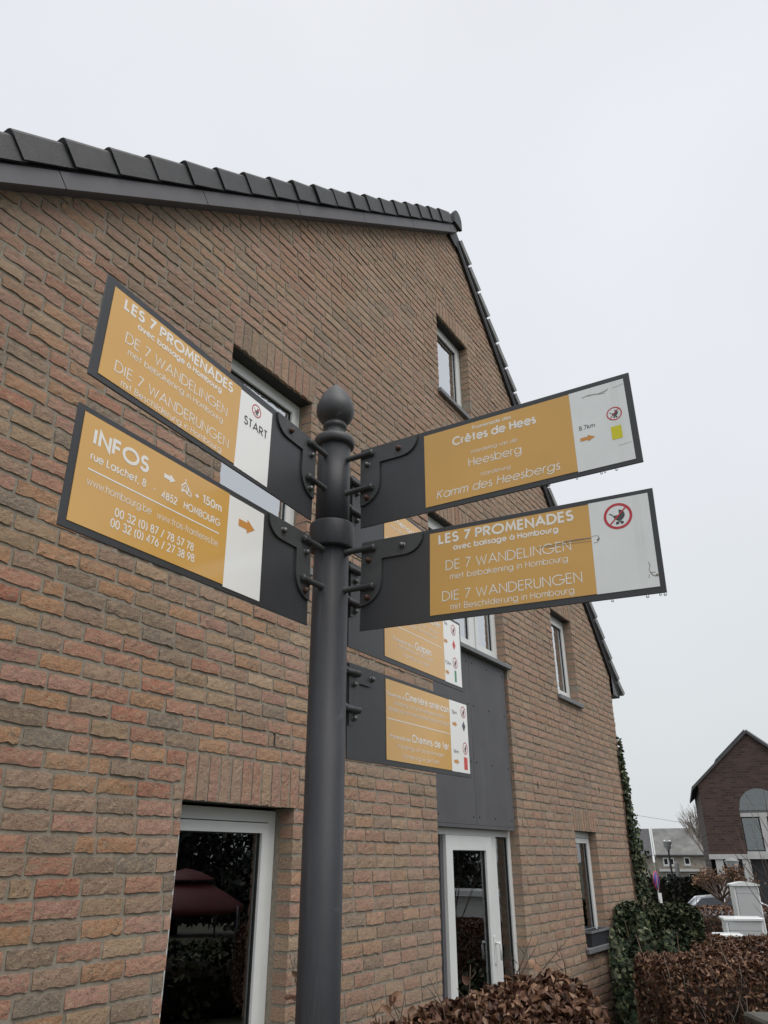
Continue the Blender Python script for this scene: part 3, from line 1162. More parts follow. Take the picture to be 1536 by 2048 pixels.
GL['b'] = (0.675, [arc(0.345, r0, 0.33, r0, 0, 360, 22), [(0, 1.04), (0, -.02)]])
GL['c'] = (0.56, [arc(0.33, r0, 0.33, r0, 48, 312)])
GL['d'] = (0.675, [arc(0.33, r0, 0.33, r0, 0, 360, 22), [(0.675, 1.04), (0.675, -.02)]])
GL['e'] = (0.66, [[(0.01, 0.36), (0.66, 0.36)] + arc(0.33, r0, 0.33, r0, 3, 318)])
GL['f'] = (0.30, [[(0.12, 0), (0.12, 0.82)] + arc(0.28, 0.84, 0.16, 0.18, 180, 80), [(0, XH), (0.28, XH)]])
GL['g'] = (0.70, [arc(0.33, r0, 0.33, r0, 0, 360, 22), [(0.675, XH + .02), (0.675, 0.03)] + arc(0.34, 0.03, 0.335, 0.33, 0, -160)])
GL['h'] = (0.48, [[(0, 1.02), (0, 0)], [(0, 0.40)] + arc(0.24, 0.44, 0.24, 0.26, 180, 0) + [(0.48, 0)]])
GL['i'] = (0.02, [[(0.01, XH), (0.01, 0)], [(0.01, 0.92), (0.01, 1.0)]])
GL['k'] = (0.42, [[(0, 1.02), (0, 0)], [(0.38, XH), (0.02, 0.36)], [(0.12, 0.46), (0.42, 0)]])
GL['l'] = (0.02, [[(0.01, 1.02), (0.01, 0)]])
GL['m'] = (0.80, [[(0, XH), (0, 0)], [(0, 0.42)] + arc(0.2, 0.47, 0.2, 0.23, 180, 0) + [(0.4, 0)], [(0.4, 0.42)] + arc(0.6, 0.47, 0.2, 0.23, 180, 0) + [(0.8, 0)]])
GL['n'] = (0.46, [[(0, XH), (0, 0)], [(0, 0.42)] + arc(0.23, 0.46, 0.23, 0.24, 180, 0) + [(0.46, 0)]])
GL['o'] = (0.66, [arc(0.33, r0, 0.33, r0, 0, 360, 22)])
GL['p'] = (0.675, [arc(0.345, r0, 0.33, r0, 0, 360, 22), [(0, XH + .02), (0, -0.3)]])
GL['r'] = (0.24, [[(0, XH), (0, 0)], [(0, 0.42)] + arc(0.2, 0.5, 0.2, 0.2, 180, 75)])
GL['s'] = (0.30, [arc(0.15, 0.52, 0.14, 0.18, 40, 250, 9) + arc(0.15, 0.18, 0.16, 0.18, 75, -160, 9)])
GL['t'] = (0.34, [[(0.17, 0.98), (0.17, 0)], [(0, XH - .03), (0.34, XH - .03)]])
GL['u'] = (0.46, [[(0, XH), (0, 0.24)] + arc(0.23, 0.24, 0.23, 0.24, 180, 360), [(0.46, XH), (0.46, 0)]])
GL['v'] = (0.46, [[(0, XH), (0.23, 0), (0.46, XH)]])
GL['w'] = (0.76, [[(0, XH), (0.2, 0), (0.38, 0.62), (0.56, 0), (0.76, XH)]])
GL['z'] = (0.40, [[(0, XH), (0.4, XH), (0, 0), (0.4, 0)]])
GL['0'] = (0.54, [arc(0.27, 0.5, 0.27, 0.5, 0, 360, 22)])
GL['1'] = (0.22, [[(0, 0.86), (0.2, 1), (0.2, 0)]])
GL['2'] = (0.52, [arc(0.25, 0.74, 0.24, 0.26, 170, -30) + [(0, 0), (0.52, 0)]])
GL['3'] = (0.50, [arc(0.24, 0.76, 0.22, 0.24, 160, -85) + arc(0.24, 0.27, 0.26, 0.27, 85, -160)])
GL['4'] = (0.54, [[(0.42, 0), (0.42, 1), (0, 0.24), (0.54, 0.24)]])
GL['5'] = (0.50, [[(0.46, 1), (0.14, 1), (0.06, 0.56)] + arc(0.22, 0.32, 0.28, 0.32, 120, -155)])
GL['6'] = (0.54, [arc(0.27, 0.31, 0.27, 0.31, 0, 360, 20), [(0.05, 0.45), (0.38, 1)]])
GL['7'] = (0.48, [[(0, 1), (0.48, 1), (0.1, 0)]])
GL['8'] = (0.50, [arc(0.25, 0.765, 0.21, 0.235, 0, 360, 18), arc(0.25, 0.265, 0.25, 0.265, 0, 360, 18)])
GL['9'] = (0.54, [arc(0.27, 0.69, 0.27, 0.31, 0, 360, 20), [(0.49, 0.55), (0.16, 0)]])
GL['.'] = (0.02, [[(0.01, -0.02), (0.01, 0.08)]])
GL[','] = (0.08, [[(0.07, 0.09), (0.01, -0.14)]])
GL['-'] = (0.28, [[(0, 0.34), (0.28, 0.34)]])
GL['/'] = (0.40, [[(0, -0.1), (0.4, 1.05)]])
GL['('] = (0.18, [arc(0.42, 0.42, 0.42, 0.66, 125, 235, 8)])
GL[')'] = (0.18, [arc(-0.24, 0.42, 0.42, 0.66, -55, 55, 8)])
GL['+'] = (0.50, [[(0, 0.42), (0.5, 0.42)], [(0.25, 0.17), (0.25, 0.67)]])
GL['é'] = (0.66, GL['e'][1] + [[(0.30, 0.84), (0.42, 1.02)]])
GL['è'] = (0.66, GL['e'][1] + [[(0.36, 0.84), (0.24, 1.02)]])
GL['ê'] = (0.66, GL['e'][1] + [[(0.18, 0.84), (0.33, 0.99), (0.48, 0.84)]])
GL['à'] = (0.675, GL['a'][1] + [[(0.36, 0.84), (0.24, 1.02)]])
_zi = [0]


def ribbon(mb, pts, hw, y, m):
    """flat stroke of half width hw in the sign's x-z plane, facing -y"""
    P = [pts[0]]
    for p in pts[1:]:
        if math.hypot(p[0] - P[-1][0], p[1] - P[-1][1]) > 1e-6:
            P.append(p)
    if len(P) < 2:
        return
    closed = math.hypot(P[0][0] - P[-1][0], P[0][1] - P[-1][1]) < 1e-6 and len(P) > 4
    if closed:
        P = P[:-1]
    n = len(P)
    _zi[0] = (_zi[0] + 1) % 9
    yy = y - _zi[0] * 0.000015
    vs, fs = [], []
    for i in range(n):
        a = P[i - 1] if (i > 0 or closed) else None
        c = P[(i + 1) % n] if (i < n - 1 or closed) else None
        p = P[i]
        d1 = d2 = None
        if a is not None:
            l = math.hypot(p[0] - a[0], p[1] - a[1])
            d1 = ((p[0] - a[0]) / l, (p[1] - a[1]) / l)
        if c is not None:
            l = math.hypot(c[0] - p[0], c[1] - p[1])
            d2 = ((c[0] - p[0]) / l, (c[1] - p[1]) / l)
        if d1 is None:
            d1 = d2
        if d2 is None:
            d2 = d1
        nx, nz = -(d1[1] + d2[1]), d1[0] + d2[0]
        l = math.hypot(nx, nz)
        if l < 1e-6:
            nx, nz, l = -d1[1], d1[0], 1
        nx, nz = nx / l, nz / l
        k = hw / max(0.42, nx * -d1[1] + nz * d1[0])
        vs += [(p[0] + nx * k, yy, p[1] + nz * k), (p[0] - nx * k, yy, p[1] - nz * k)]
    for i in range(n if closed else n - 1):
        j = (i + 1) % n
        fs.append((2 * i + 1, 2 * j + 1, 2 * j, 2 * i))
    mb.add(vs, fs, m)


def text(mb, s, x0, x1, z, cap, weight, y, m='letter_white', slant=0.0):
    """weight 0 = thin, 1 = bold; the line is fitted between x0 and x1"""
    stroke = 0.085 + 0.095 * weight
    gap = 0.19 + 0.07 * weight
    x = 0.0
    segs = []
    for ch in s:
        if ch == ' ':
            x += 0.40
            continue
        adv, st = GL[ch]
        for ln in st:
            segs.append([(px + x, pz) for px, pz in ln])
        x += adv + gap + (0.04 if adv < 0.1 else 0)
    x -= gap
    hw = stroke * cap * 0.5
    sx = (x1 - x0 - 2 * hw) / max(x, 1e-3)
    zs_ = cap - 2 * hw
    for ln in segs:
        ribbon(mb, [(x0 + hw + (px + slant * pz) * sx, z + hw + pz * zs_) for px, pz in ln], hw * min(1.1, max(0.75, sx / zs_)), y, m)


def poly(mb, pts, y, m):
    _zi[0] = (_zi[0] + 1) % 9
    yy = y - _zi[0] * 0.000015
    mb.add([(a_, yy, b_) for a_, b_ in pts], [tuple(range(len(pts)))], m)


def arrow(mb, x0, x1, zc, h, y, m):
    w_ = x1 - x0
    xs = x0 + w_ * 0.52
    ribbon(mb, [(x0, zc), (xs + 0.0003, zc)], h * 0.25, y, m)
    poly(mb, [(xs, zc - h / 2), (x1, zc), (xs, zc + h / 2)], y, m)


def pram(mb, cx, cz_, r, y, thin=1.0):
    """prohibition ring with a pram under the slash"""
    ribbon(mb, arc(cx, cz_, r * 0.91, r * 0.91, 0, 360, 36), r * 0.09 * thin, y, 'sign_red')
    k = r * 0.62
    bowl = arc(cx + 0.12 * k, cz_ + 0.12 * k, 0.66 * k, 0.66 * k, 180, 360, 14)
    poly(mb, bowl, y, 'letter_dark')
    hood = [(cx + 0.16 * k, cz_ + 0.12 * k)] + arc(cx + 0.12 * k, cz_ + 0.12 * k, 0.66 * k, 0.66 * k, 0, 88, 8)
    poly(mb, hood, y, 'letter_dark')
    ribbon(mb, [(cx - 0.54 * k, cz_ + 0.1 * k), (cx - 0.78 * k, cz_ + 0.36 * k), (cx - 0.98 * k, cz_ + 0.36 * k)], 0.055 * k, y, 'letter_dark')
    for sx in (-0.12, 0.40):
        poly(mb, arc(cx + sx * k, cz_ - 0.86 * k, 0.19 * k, 0.19 * k, 0, 342, 18), y, 'letter_dark')
    ribbon(mb, [(cx - 0.08 * k, cz_ - 0.86 * k), (cx + 0.40 * k, cz_ - 0.48 * k)], 0.045 * k, y, 'letter_dark')
    ribbon(mb, [(cx + 0.36 * k, cz_ - 0.86 * k), (cx - 0.10 * k, cz_ - 0.48 * k)], 0.045 * k, y, 'letter_dark')
    d = r * 0.62
    ribbon(mb, [(cx - d, cz_ - d), (cx + d, cz_ + d)], r * 0.05, y - 0.0002, 'sign_red')


# ------------------------------------------------------------------ fingerpost
AXX, AXY = -0.1375, 1.7800
post = empty('fingerpost', (AXX, AXY, 0))
tag(post, 'dark grey metal fingerpost with acorn cap and seven yellow walking route signs', 'signpost')
pm = MB()
pm.lathe([(0.0, 0.0455), (2.50, 0.0455)], 'post_paint', 48)
pm.lathe([(0.0, 0.09), (0.02, 0.09), (0.03, 0.05), (0.06, 0.0446)], 'post_paint', 48)
pm.lathe([(2.501, 0.0452), (2.792, 0.0452)], 'post_paint', 48)
pm.build('pole', post)
zc_ = CAM_Z
col_ = MB()
col_.lathe([(zc_ + 0.724, 0.0457), (zc_ + 0.726, 0.0575), (zc_ + 0.729, 0.0590), (zc_ + 0.792, 0.0590), (zc_ + 0.796, 0.0575), (zc_ + 0.798, 0.0454)], 'post_paint', 48)
col_.build('collar', post)
fi = MB()
prof = [(1.034, 0.0426), (1.036, 0.0495), (1.041, 0.0523), (1.048, 0.0532), (1.056, 0.0525), (1.062, 0.0485), (1.065, 0.040), (1.067, 0.031), (1.073, 0.0275),
        (1.083, 0.0252), (1.092, 0.0248), (1.099, 0.0262), (1.101, 0.0295), (1.105, 0.0315), (1.110, 0.0318), (1.114, 0.0300), (1.116, 0.0272), (1.119, 0.0270),
        (1.121, 0.031), (1.127, 0.0375), (1.135, 0.0438), (1.145, 0.0484), (1.156, 0.0505), (1.166, 0.0505), (1.177, 0.0488), (1.190, 0.0435), (1.203, 0.0368),
        (1.216, 0.0284), (1.228, 0.0192), (1.238, 0.0105), (1.244, 0.006), (1.247, 0.0015)]
fi.lathe([(z + zc_ - (0.006 if 1.07 < z < 1.2 else 0), r_ * 1.07) for z, r_ in prof], 'cap_paint', 56)
fi.build('finial', post)

# key: azimuth of reading direction, droop, z of lower edge at the axis, y offset of the board, +1 fingers run along x, -1 against
FR = dict(RU=(120, -0.3, 0.776, 0.012, 1), RL=(119, -1.75, 0.505, 0.012, 1), LU=(28.5, -0.3, 0.782, 0.012, -1), LL=(28.5, 1.3, 0.5085, 0.012, -1),
          B1=(29.5, 0.3, 0.745, -0.012, 1), B2=(29.5, 0.85, 0.485, -0.012, 1), B3=(30.5, 1.0, 0.2135, -0.012, 1))
LABEL = dict(RU='upper right finger reading Crêtes de Hees with a yellow square mark', RL='lower right finger reading LES 7 PROMENADES with a large pram ban mark',
             LU='upper left finger reading LES 7 PROMENADES and START', LL='lower left finger reading INFOS rue Laschet 8',
             B1='rear finger almost hidden behind the upper right one', B2='rear finger reading Gulpen, middle of the three rear ones',
             B3='lowest rear finger reading Cimetière américain and Chemins de fer')
YP = -0.0032      # face of the film
YT = -0.0035      # lettering
HB = 0.2325


def build_finger(key):
    azd, dr, z0, off, sg = FR[key]
    s0, s1 = (0.082, 0.798) if key[0] != 'B' else (0.068, 0.782)
    if sg < 0:
        x_in, x_out = -s0, -s1
    else:
        x_in, x_out = s0, s1
    xa, xb = min(x_in, x_out), max(x_in, x_out)
    bd = MB()
    bd.bevel_box((xa, -0.002, 0), (xb, 0.002, HB), 0.0006, 'board_paint')
    o = bd.build('finger_sign', post)
    ang = pi / 2 - R(azd)
    yv = Vector((-sin(ang), cos(ang), 0)) * off
    o.location = (yv.x, yv.y, CAM_Z + z0)
    o.rotation_euler = (Matrix.Rotation(ang, 3, 'Z') @ Matrix.Rotation(-R(dr), 3, 'Y')).to_euler()
    o['label'] = LABEL[key]
    # L-shaped bracket plate with rounded ends, front and back
    if key[0] == 'B':
        vw, vl, al, ah = 0.046, 0.150, 0.140, 0.044
    else:
        vw, vl, al, ah = 0.059, 0.168, 0.172, 0.050
    top = HB - 0.004
    e0 = s0 + 0.001
    pts = [(e0, top), (e0 + al, top)]
    pts += [(e0 + al - ah + ah * cos(R(q)), top - 0.006 - (ah - 0.006) * sin(R(q))) for q in (0, 15, 30, 45, 60, 75, 90)]
    pts += [(e0 + vw, top - ah)]
    pts += [(e0 + vw * cos(R(q)), top - vl + vw - vw * sin(R(q))) for q in (0, 15, 30, 45, 60, 75, 90)]
    pts = [(sg * px, pz) for px, pz in pts]
    bk = MB()
    for (ya, yb_) in ((-0.0075, -0.0022), (0.0022, 0.0075)):
        bk.prism(pts if sg < 0 else pts[::-1], ya, yb_, 'bracket_paint')
    bk.build('bracket', o)
    # welded pins from the pole to the plate
    pz = (top - 0.020, top - 0.122) if key[0] != 'B' else (top - 0.022, top - 0.112)
    yp = -0.0135
    for z in pz:
        p = MB()
        i0 = 0.036 if key[0] != 'B' else 0.038
        i1 = e0 + (0.040 if key[0] != 'B' else 0.036)
        p.tube([(sg * i0, yp, z), (sg * (i0 + 0.006), yp, z), (sg * (i0 + 0.010), yp, z), (sg * (i1 - 0.006), yp, z), (sg * (i1 - 0.004), yp, z), (sg * i1, yp, z), (sg * (i1 + 0.002), yp, z)],
               [0.0105, 0.0098, 0.0076, 0.0074, 0.0088, 0.0088, 0.006], 'bracket_paint', 14)
        # weld seams
        p.tube([(sg * (e0 + 0.004), yp + 0.005, z - 0.0065), (sg * (i1 - 0.004), yp + 0.005, z - 0.0065)], 0.0035, 'bracket_paint', 6)
        p.build('pin', o)
    bolts = [(e0 + 0.022, top - 0.050), (e0 + 0.022, top - 0.148), (e0 + al * 0.68, top - 0.026)] if key[0] != 'B' else [(e0 + 0.020, top - 0.050), (e0 + 0.020, top - 0.132), (e0 + al * 0.75, top - 0.024)]
    rusty = {'RU': (0, 1, 1), 'RL': (1, 1, 0), 'LU': (0, 0, 1), 'LL': (0, 1, 0)}.get(key, (0, 0, 0))
    for (bx, bz), ru in zip(bolts, rusty):
        b_ = MB()
        mm = 'bolt_rust' if ru else 'bolt_metal'
        Mx = Matrix.Translation((sg * bx, -0.0075, bz)) @ Matrix.Rotation(pi / 2, 4, 'X')
        b_.lathe([(0.0, 0.0085), (0.001, 0.0085)], mm, 16, Mx)
        b_.lathe([(0.001, 0.0068), (0.005, 0.0068), (0.0075, 0.0062), (0.0095, 0.0048), (0.0108, 0.0025), (0.0112, 0.0005)], mm, 14, Mx)
        b_.build('bolt', o)
    return o


def drops(o, xs_):
    for x in xs_:
        d = MB()
        r_ = RNG.uniform(.0022, .0034)
        d.lathe([(-2.1 * r_, r_ * .1), (-1.9 * r_, r_ * .7), (-1.3 * r_, r_), (-.6 * r_, r_ * .8), (0.0004, r_ * .55)], 'water', 10, Matrix.Translation((x, 0, 0)))
        d.build('water_drop', o)


def film(o, name, xa, xb, za, zb, m):
    f_ = MB()
    f_.box((xa, YP, za), (xb, -0.0021, zb), m)
    return f_


def put(o, name, f_):
    return f_.build(name, o)


BIG = ((0.189, 0.0262, 'LES 7 PROMENADES', 1.0), (0.168, 0.015, 'avec balisage à Hombourg', 0.9), (0.120, 0.0245, 'DE 7 WANDELINGEN', 0.0),
       (0.096, 0.015, 'met bebakening in Hombourg', 0.1), (0.045, 0.0240, 'DIE 7 WANDERUNGEN', 0.0), (0.0225, 0.015, 'mit Beschilderung in Hombourg', 0.1))

# upper right
o = build_finger('RU')
drops(o, (.652, .707, .715, .74))
f_ = film(o, '', 0.2735, 0.657, 0.0135, 0.2185, 'yellow_dull')
text(f_, 'Promenade des', 0.409, 0.512, 0.198, 0.0105, 0.55, YT)
text(f_, 'Crêtes de Hees', 0.353, 0.573, 0.166, 0.0255, 0.95, YT)
text(f_, 'Wandeling van de', 0.401, 0.522, 0.131, 0.0105, 0.1, YT)
text(f_, 'Heesberg', 0.394, 0.531, 0.096, 0.024, 0.05, YT)
text(f_, 'Wanderung', 0.422, 0.500, 0.063, 0.0105, 0.1, YT, slant=0.18)
text(f_, 'Kamm des Heesbergs', 0.304, 0.617, 0.029, 0.0235, 0.05, YT, slant=0.18)
put(o, 'yellow_panel', f_)
f_ = film(o, '', 0.6572, 0.784, 0.0105, 0.2195, 'white_dull')
text(f_, '8.7km', 0.671, 0.708, 0.114, 0.0115, 0.2, YT, 'letter_dark')
arrow(f_, 0.671, 0.705, 0.090, 0.017, YT, 'sign_orange')
pram(f_, 0.7535, 0.135, 0.0175, YT, 0.8)
ribbon(f_, [(0.7415, 0.086), (0.7645, 0.086)], 0.0165, YT, 'mark_yellow')
for pts, hw in (([(0.687, 0.1985), (0.697, 0.2005), (0.708, 0.2015)], 0.0011), ([(0.700, 0.200), (0.712, 0.1995), (0.722, 0.1985)], 0.0012),
                ([(0.722, 0.197), (0.732, 0.1985), (0.742, 0.2005), (0.7475, 0.2035)], 0.0013), ([(0.727, 0.196), (0.735, 0.1955), (0.741, 0.1945)], 0.0008),
                ([(0.757, 0.2025), (0.770, 0.2035), (0.783, 0.2065)], 0.0005), ([(0.752, 0.052), (0.781, 0.054)], 0.0004)):
    ribbon(f_, pts, hw, YT, 'scratch')
put(o, 'white_panel', f_)

# lower right
o = build_finger('RL')
drops(o, (.69, .76, .785, .794, .56))
f_ = film(o, '', 0.2735, 0.6605, 0.0145, 0.2205, 'yellow_dull')
for (z, cap, s_, w_), (xa, xb) in zip(BIG, ((0.297, 0.626), (0.335, 0.590), (0.315, 0.615), (0.326, 0.606), (0.305, 0.633), (0.326, 0.614))):
    text(f_, s_, xa, xb, z, cap, w_, YT)
for pts, hw in (([(0.54, 0.1385), (0.60, 0.141), (0.66, 0.1405)], 0.0006), ([(0.56, 0.1365), (0.62, 0.1355), (0.66, 0.134)], 0.0005), ([(0.60, 0.1425), (0.63, 0.1430), (0.66, 0.1415)], 0.0007)):
    ribbon(f_, pts, hw, YT - 0.0002, 'scratch_dark')
put(o, 'yellow_panel', f_)
f_ = film(o, '', 0.6607, 0.787, 0.0135, 0.2225, 'white_dull')
pram(f_, 0.721, 0.181, 0.030, YT, 1.05)
ribbon(f_, [(0.6612, 0.1435), (0.668, 0.145), (0.676, 0.143), (0.678, 0.136), (0.672, 0.129), (0.664, 0.129)], 0.0006, YT, 'scratch')
poly(f_, [(0.671, 0.134), (0.676, 0.140), (0.6775, 0.136), (0.673, 0.132)], YT, 'scratch_dark')
for pts, hw in (([(0.771, 0.068), (0.773, 0.060), (0.770, 0.050), (0.774, 0.044), (0.782, 0.045)], 0.0006), ([(0.772, 0.046), (0.775, 0.040), (0.781, 0.036), (0.786, 0.040)], 0.0008),
                ([(0.769, 0.041), (0.768, 0.034)], 0.0005), ([(0.782, 0.039), (0.7865, 0.036)], 0.0022)):
    ribbon(f_, pts, hw, YT, 'scratch_dark')
put(o, 'white_panel', f_)

# upper left
o = build_finger('LU')
f_ = film(o, '', -0.779, -0.3945, 0.0125, 0.2155, 'yellow_film')
for (z, cap, s_, w_), (xa, xb) in zip(BIG, ((-0.751, -0.423), (-0.712, -0.459), (-0.735, -0.434), (-0.724, -0.445), (-0.747, -0.419), (-0.727, -0.440))):
    text(f_, s_, xa, xb, z - 0.007 if z > 0.1 else z - 0.006, cap, w_, YT)
put(o, 'yellow_panel', f_)
f_ = film(o, '', -0.3943, -0.273, 0.0085, 0.2125, 'white_film')
pram(f_, -0.3335, 0.186, 0.0175, YT, 0.85)
text(f_, 'START', -0.375, -0.287, 0.130, 0.0235, 0.55, YT, 'letter_dark')
put(o, 'white_panel', f_)

# lower left
o = build_finger('LL')
f_ = film(o, '', -0.784, -0.3935, 0.0135, 0.2205, 'yellow_film')
text(f_, 'INFOS', -0.759, -0.627, 0.166, 0.033, 1.0, YT)
text(f_, 'rue Laschet, 8', -0.759, -0.629, 0.1365, 0.0165, 0.6, YT)
text(f_, '-', -0.610, -0.604, 0.1365, 0.016, 0.6, YT)
text(f_, '4852', -0.588, -0.545, 0.1325, 0.0165, 0.65, YT)
text(f_, 'HOMBOURG', -0.527, -0.417, 0.1335, 0.0165, 0.65, YT)
arrow(f_, -0.587, -0.556, 0.181, 0.018, YT, 'letter_white')
# little chapel: outline, roof, cross, door, side annex
cx0, cz0 = -0.528, 0.1665
ribbon(f_, [(cx0 - 0.0085, cz0), (cx0 - 0.0085, cz0 + 0.0145), (cx0, cz0 + 0.0225), (cx0 + 0.0085, cz0 + 0.0145), (cx0 + 0.0085, cz0)], 0.0011, YT, 'letter_white')
ribbon(f_, [(cx0 - 0.0115, cz0 + 0.0125), (cx0, cz0 + 0.0235), (cx0 + 0.0115, cz0 + 0.0125)], 0.0012, YT, 'letter_white')
ribbon(f_, [(cx0, cz0 + 0.0235), (cx0, cz0 + 0.0315)], 0.0007, YT, 'letter_white')
ribbon(f_, [(cx0 - 0.0028, cz0 + 0.0290), (cx0 + 0.0028, cz0 + 0.0290)], 0.0007, YT, 'letter_white')
ribbon(f_, [(cx0 - 0.0055, cz0 + 0.0005), (cx0 - 0.0055, cz0 + 0.0055), (cx0 + 0.0055, cz0 + 0.0055), (cx0 + 0.0055, cz0 + 0.0005)], 0.0016, YT, 'letter_white')
ribbon(f_, [(cx0 - 0.0035, cz0 + 0.008)] + arc(cx0, cz0 + 0.0115, 0.0035, 0.004, 180, 0, 8) + [(cx0 + 0.0035, cz0 + 0.008)], 0.0008, YT, 'letter_white')
ribbon(f_, [(cx0 + 0.010, cz0 + 0.0115), (cx0 + 0.0185, cz0 + 0.006), (cx0 + 0.0185, cz0), (cx0 + 0.010, cz0)], 0.0011, YT, 'letter_white')
text(f_, '+ 150m', -0.499, -0.416, 0.1665, 0.0195, 0.75, YT)
ribbon(f_, [(-0.760, 0.1185), (-0.418, 0.1180)], 0.0014, YT, 'letter_white')
text(f_, 'www.hombourg.be', -0.758, -0.607, 0.0890, 0.0155, 0.05, YT)
text(f_, 'www.trois-frontieres.be', -0.593, -0.419, 0.0880, 0.0155, 0.05, YT)
text(f_, '00 32 (0) 87 / 78 57 78', -0.691, -0.488, 0.0545, 0.0175, 0.6, YT)
text(f_, '00 32 (0) 476 / 27 38 98', -0.697, -0.483, 0.0325, 0.0175, 0.6, YT)
put(o, 'yellow_panel', f_)
f_ = film(o, '', -0.3933, -0.2705, 0.0095, 0.2185, 'white_film')
arrow(f_, -0.358, -0.302, 0.167, 0.033, YT, 'sign_orange')
put(o, 'white_panel', f_)


def rear(key, lines, marks):
    o = build_finger(key)
    f_ = film(o, '', 0.2545, 0.6430, 0.0140, 0.2225, 'yellow_film')
    for t_ in lines:
        if t_[0] == 'line':
            ribbon(f_, [(t_[1], t_[3]), (t_[2], t_[3])], 0.0012, YT, 'letter_white')
        else:
            text(f_, t_[0], t_[1], t_[2], t_[3], t_[4], t_[5], YT)
    put(o, 'yellow_panel', f_)
    f_ = film(o, '', 0.6432, 0.7715, 0.0125, 0.2235, 'white_film')
    for mk in marks:
        if mk[0] == 'km':
            text(f_, mk[1], mk[2], mk[3], mk[4], 0.0115, 0.2, YT, 'letter_dark')
        elif mk[0] == 'pram':
            pram(f_, mk[1], mk[2], 0.0185, YT, 0.8)
        elif mk[0] == 'arrow':
            arrow(f_, mk[1], mk[2], mk[3], 0.017, YT, 'sign_orange')
        elif mk[0] == 'diamond':
            cx, cz_, m_ = mk[1:]
            poly(f_, [(cx - 0.0125, cz_), (cx, cz_ - 0.0165), (cx + 0.0125, cz_), (cx, cz_ + 0.0165)], YT, m_)
        elif mk[0] == 'rect':
            ribbon(f_, [(mk[1], mk[3]), (mk[2], mk[3])], 0.0185, YT, mk[4])
    put(o, 'white_panel', f_)


rear('B3', [('Promenade du', 0.260, 0.357, 0.179, 0.0105, 0.55), ('Cimetière américain', 0.361, 0.637, 0.180, 0.0215, 0.75),
            ('Wandeling van het Amerikaanse Kerkhof', 0.295, 0.607, 0.160, 0.0112, 0.1), ('Wanderung zum Amerikanischen Soldatenfriedhof', 0.262, 0.634, 0.141, 0.0112, 0.1),
            ('line', 0.263, 0.635, 0.119), ('Promenade des', 0.273, 0.387, 0.070, 0.0105, 0.55), ('Chemins de fer', 0.393, 0.626, 0.070, 0.0215, 0.75),
            ('Wandeling van de spoorwegen', 0.309, 0.590, 0.048, 0.0112, 0.1), ('Wanderung An der Bahn', 0.339, 0.557, 0.025, 0.0112, 0.1)],
     [('km', '13km', 0.657, 0.694, 0.183), ('pram', 0.742, 0.197), ('arrow', 0.659, 0.693, 0.153), ('diamond', 0.741, 0.153, 'mark_dark'),
      ('pram', 0.7435, 0.086), ('km', '14km', 0.657, 0.695, 0.066), ('arrow', 0.659, 0.695, 0.042), ('rect', 0.730, 0.755, 0.041, 'mark_red')])
rear('B2', [('Promenade du Laschet', 0.290, 0.622, 0.176, 0.0215, 0.75), ('Wandeling van Laschet', 0.374, 0.603, 0.152, 0.0112, 0.1),
            ('Wanderung den Laschetenward', 0.320, 0.586, 0.134, 0.0112, 0.1), ('line', 0.263, 0.622, 0.115), ('Promenade de la', 0.303, 0.430, 0.071, 0.0105, 0.55),
            ('Gulpen', 0.437, 0.546, 0.070, 0.0235, 0.75), ('Wandeling van de Gulpen', 0.330, 0.560, 0.055, 0.0112, 0.1), ('Wanderung Gulpen', 0.360, 0.531, 0.035, 0.0112, 0.1)],
     [('km', '7km', 0.652, 0.675, 0.200), ('pram', 0.722, 0.195), ('arrow', 0.645, 0.673, 0.145), ('diamond', 0.721, 0.144, 'mark_red'), ('pram', 0.7235, 0.085),
      ('km', '11.2km', 0.647, 0.690, 0.070), ('arrow', 0.647, 0.675, 0.044), ('rect', 0.716, 0.730, 0.041, 'mark_green')])
rear('B1', [('Promenade', 0.262, 0.470, 0.182, 0.0195, 0.75), ('Wandeling van', 0.290, 0.440, 0.158, 0.0112, 0.1), ('line', 0.263, 0.622, 0.115)],
     [('pram', 0.722, 0.195), ('arrow', 0.647, 0.675, 0.145)])

# ------------------------------------------------------------------ vegetation helpers


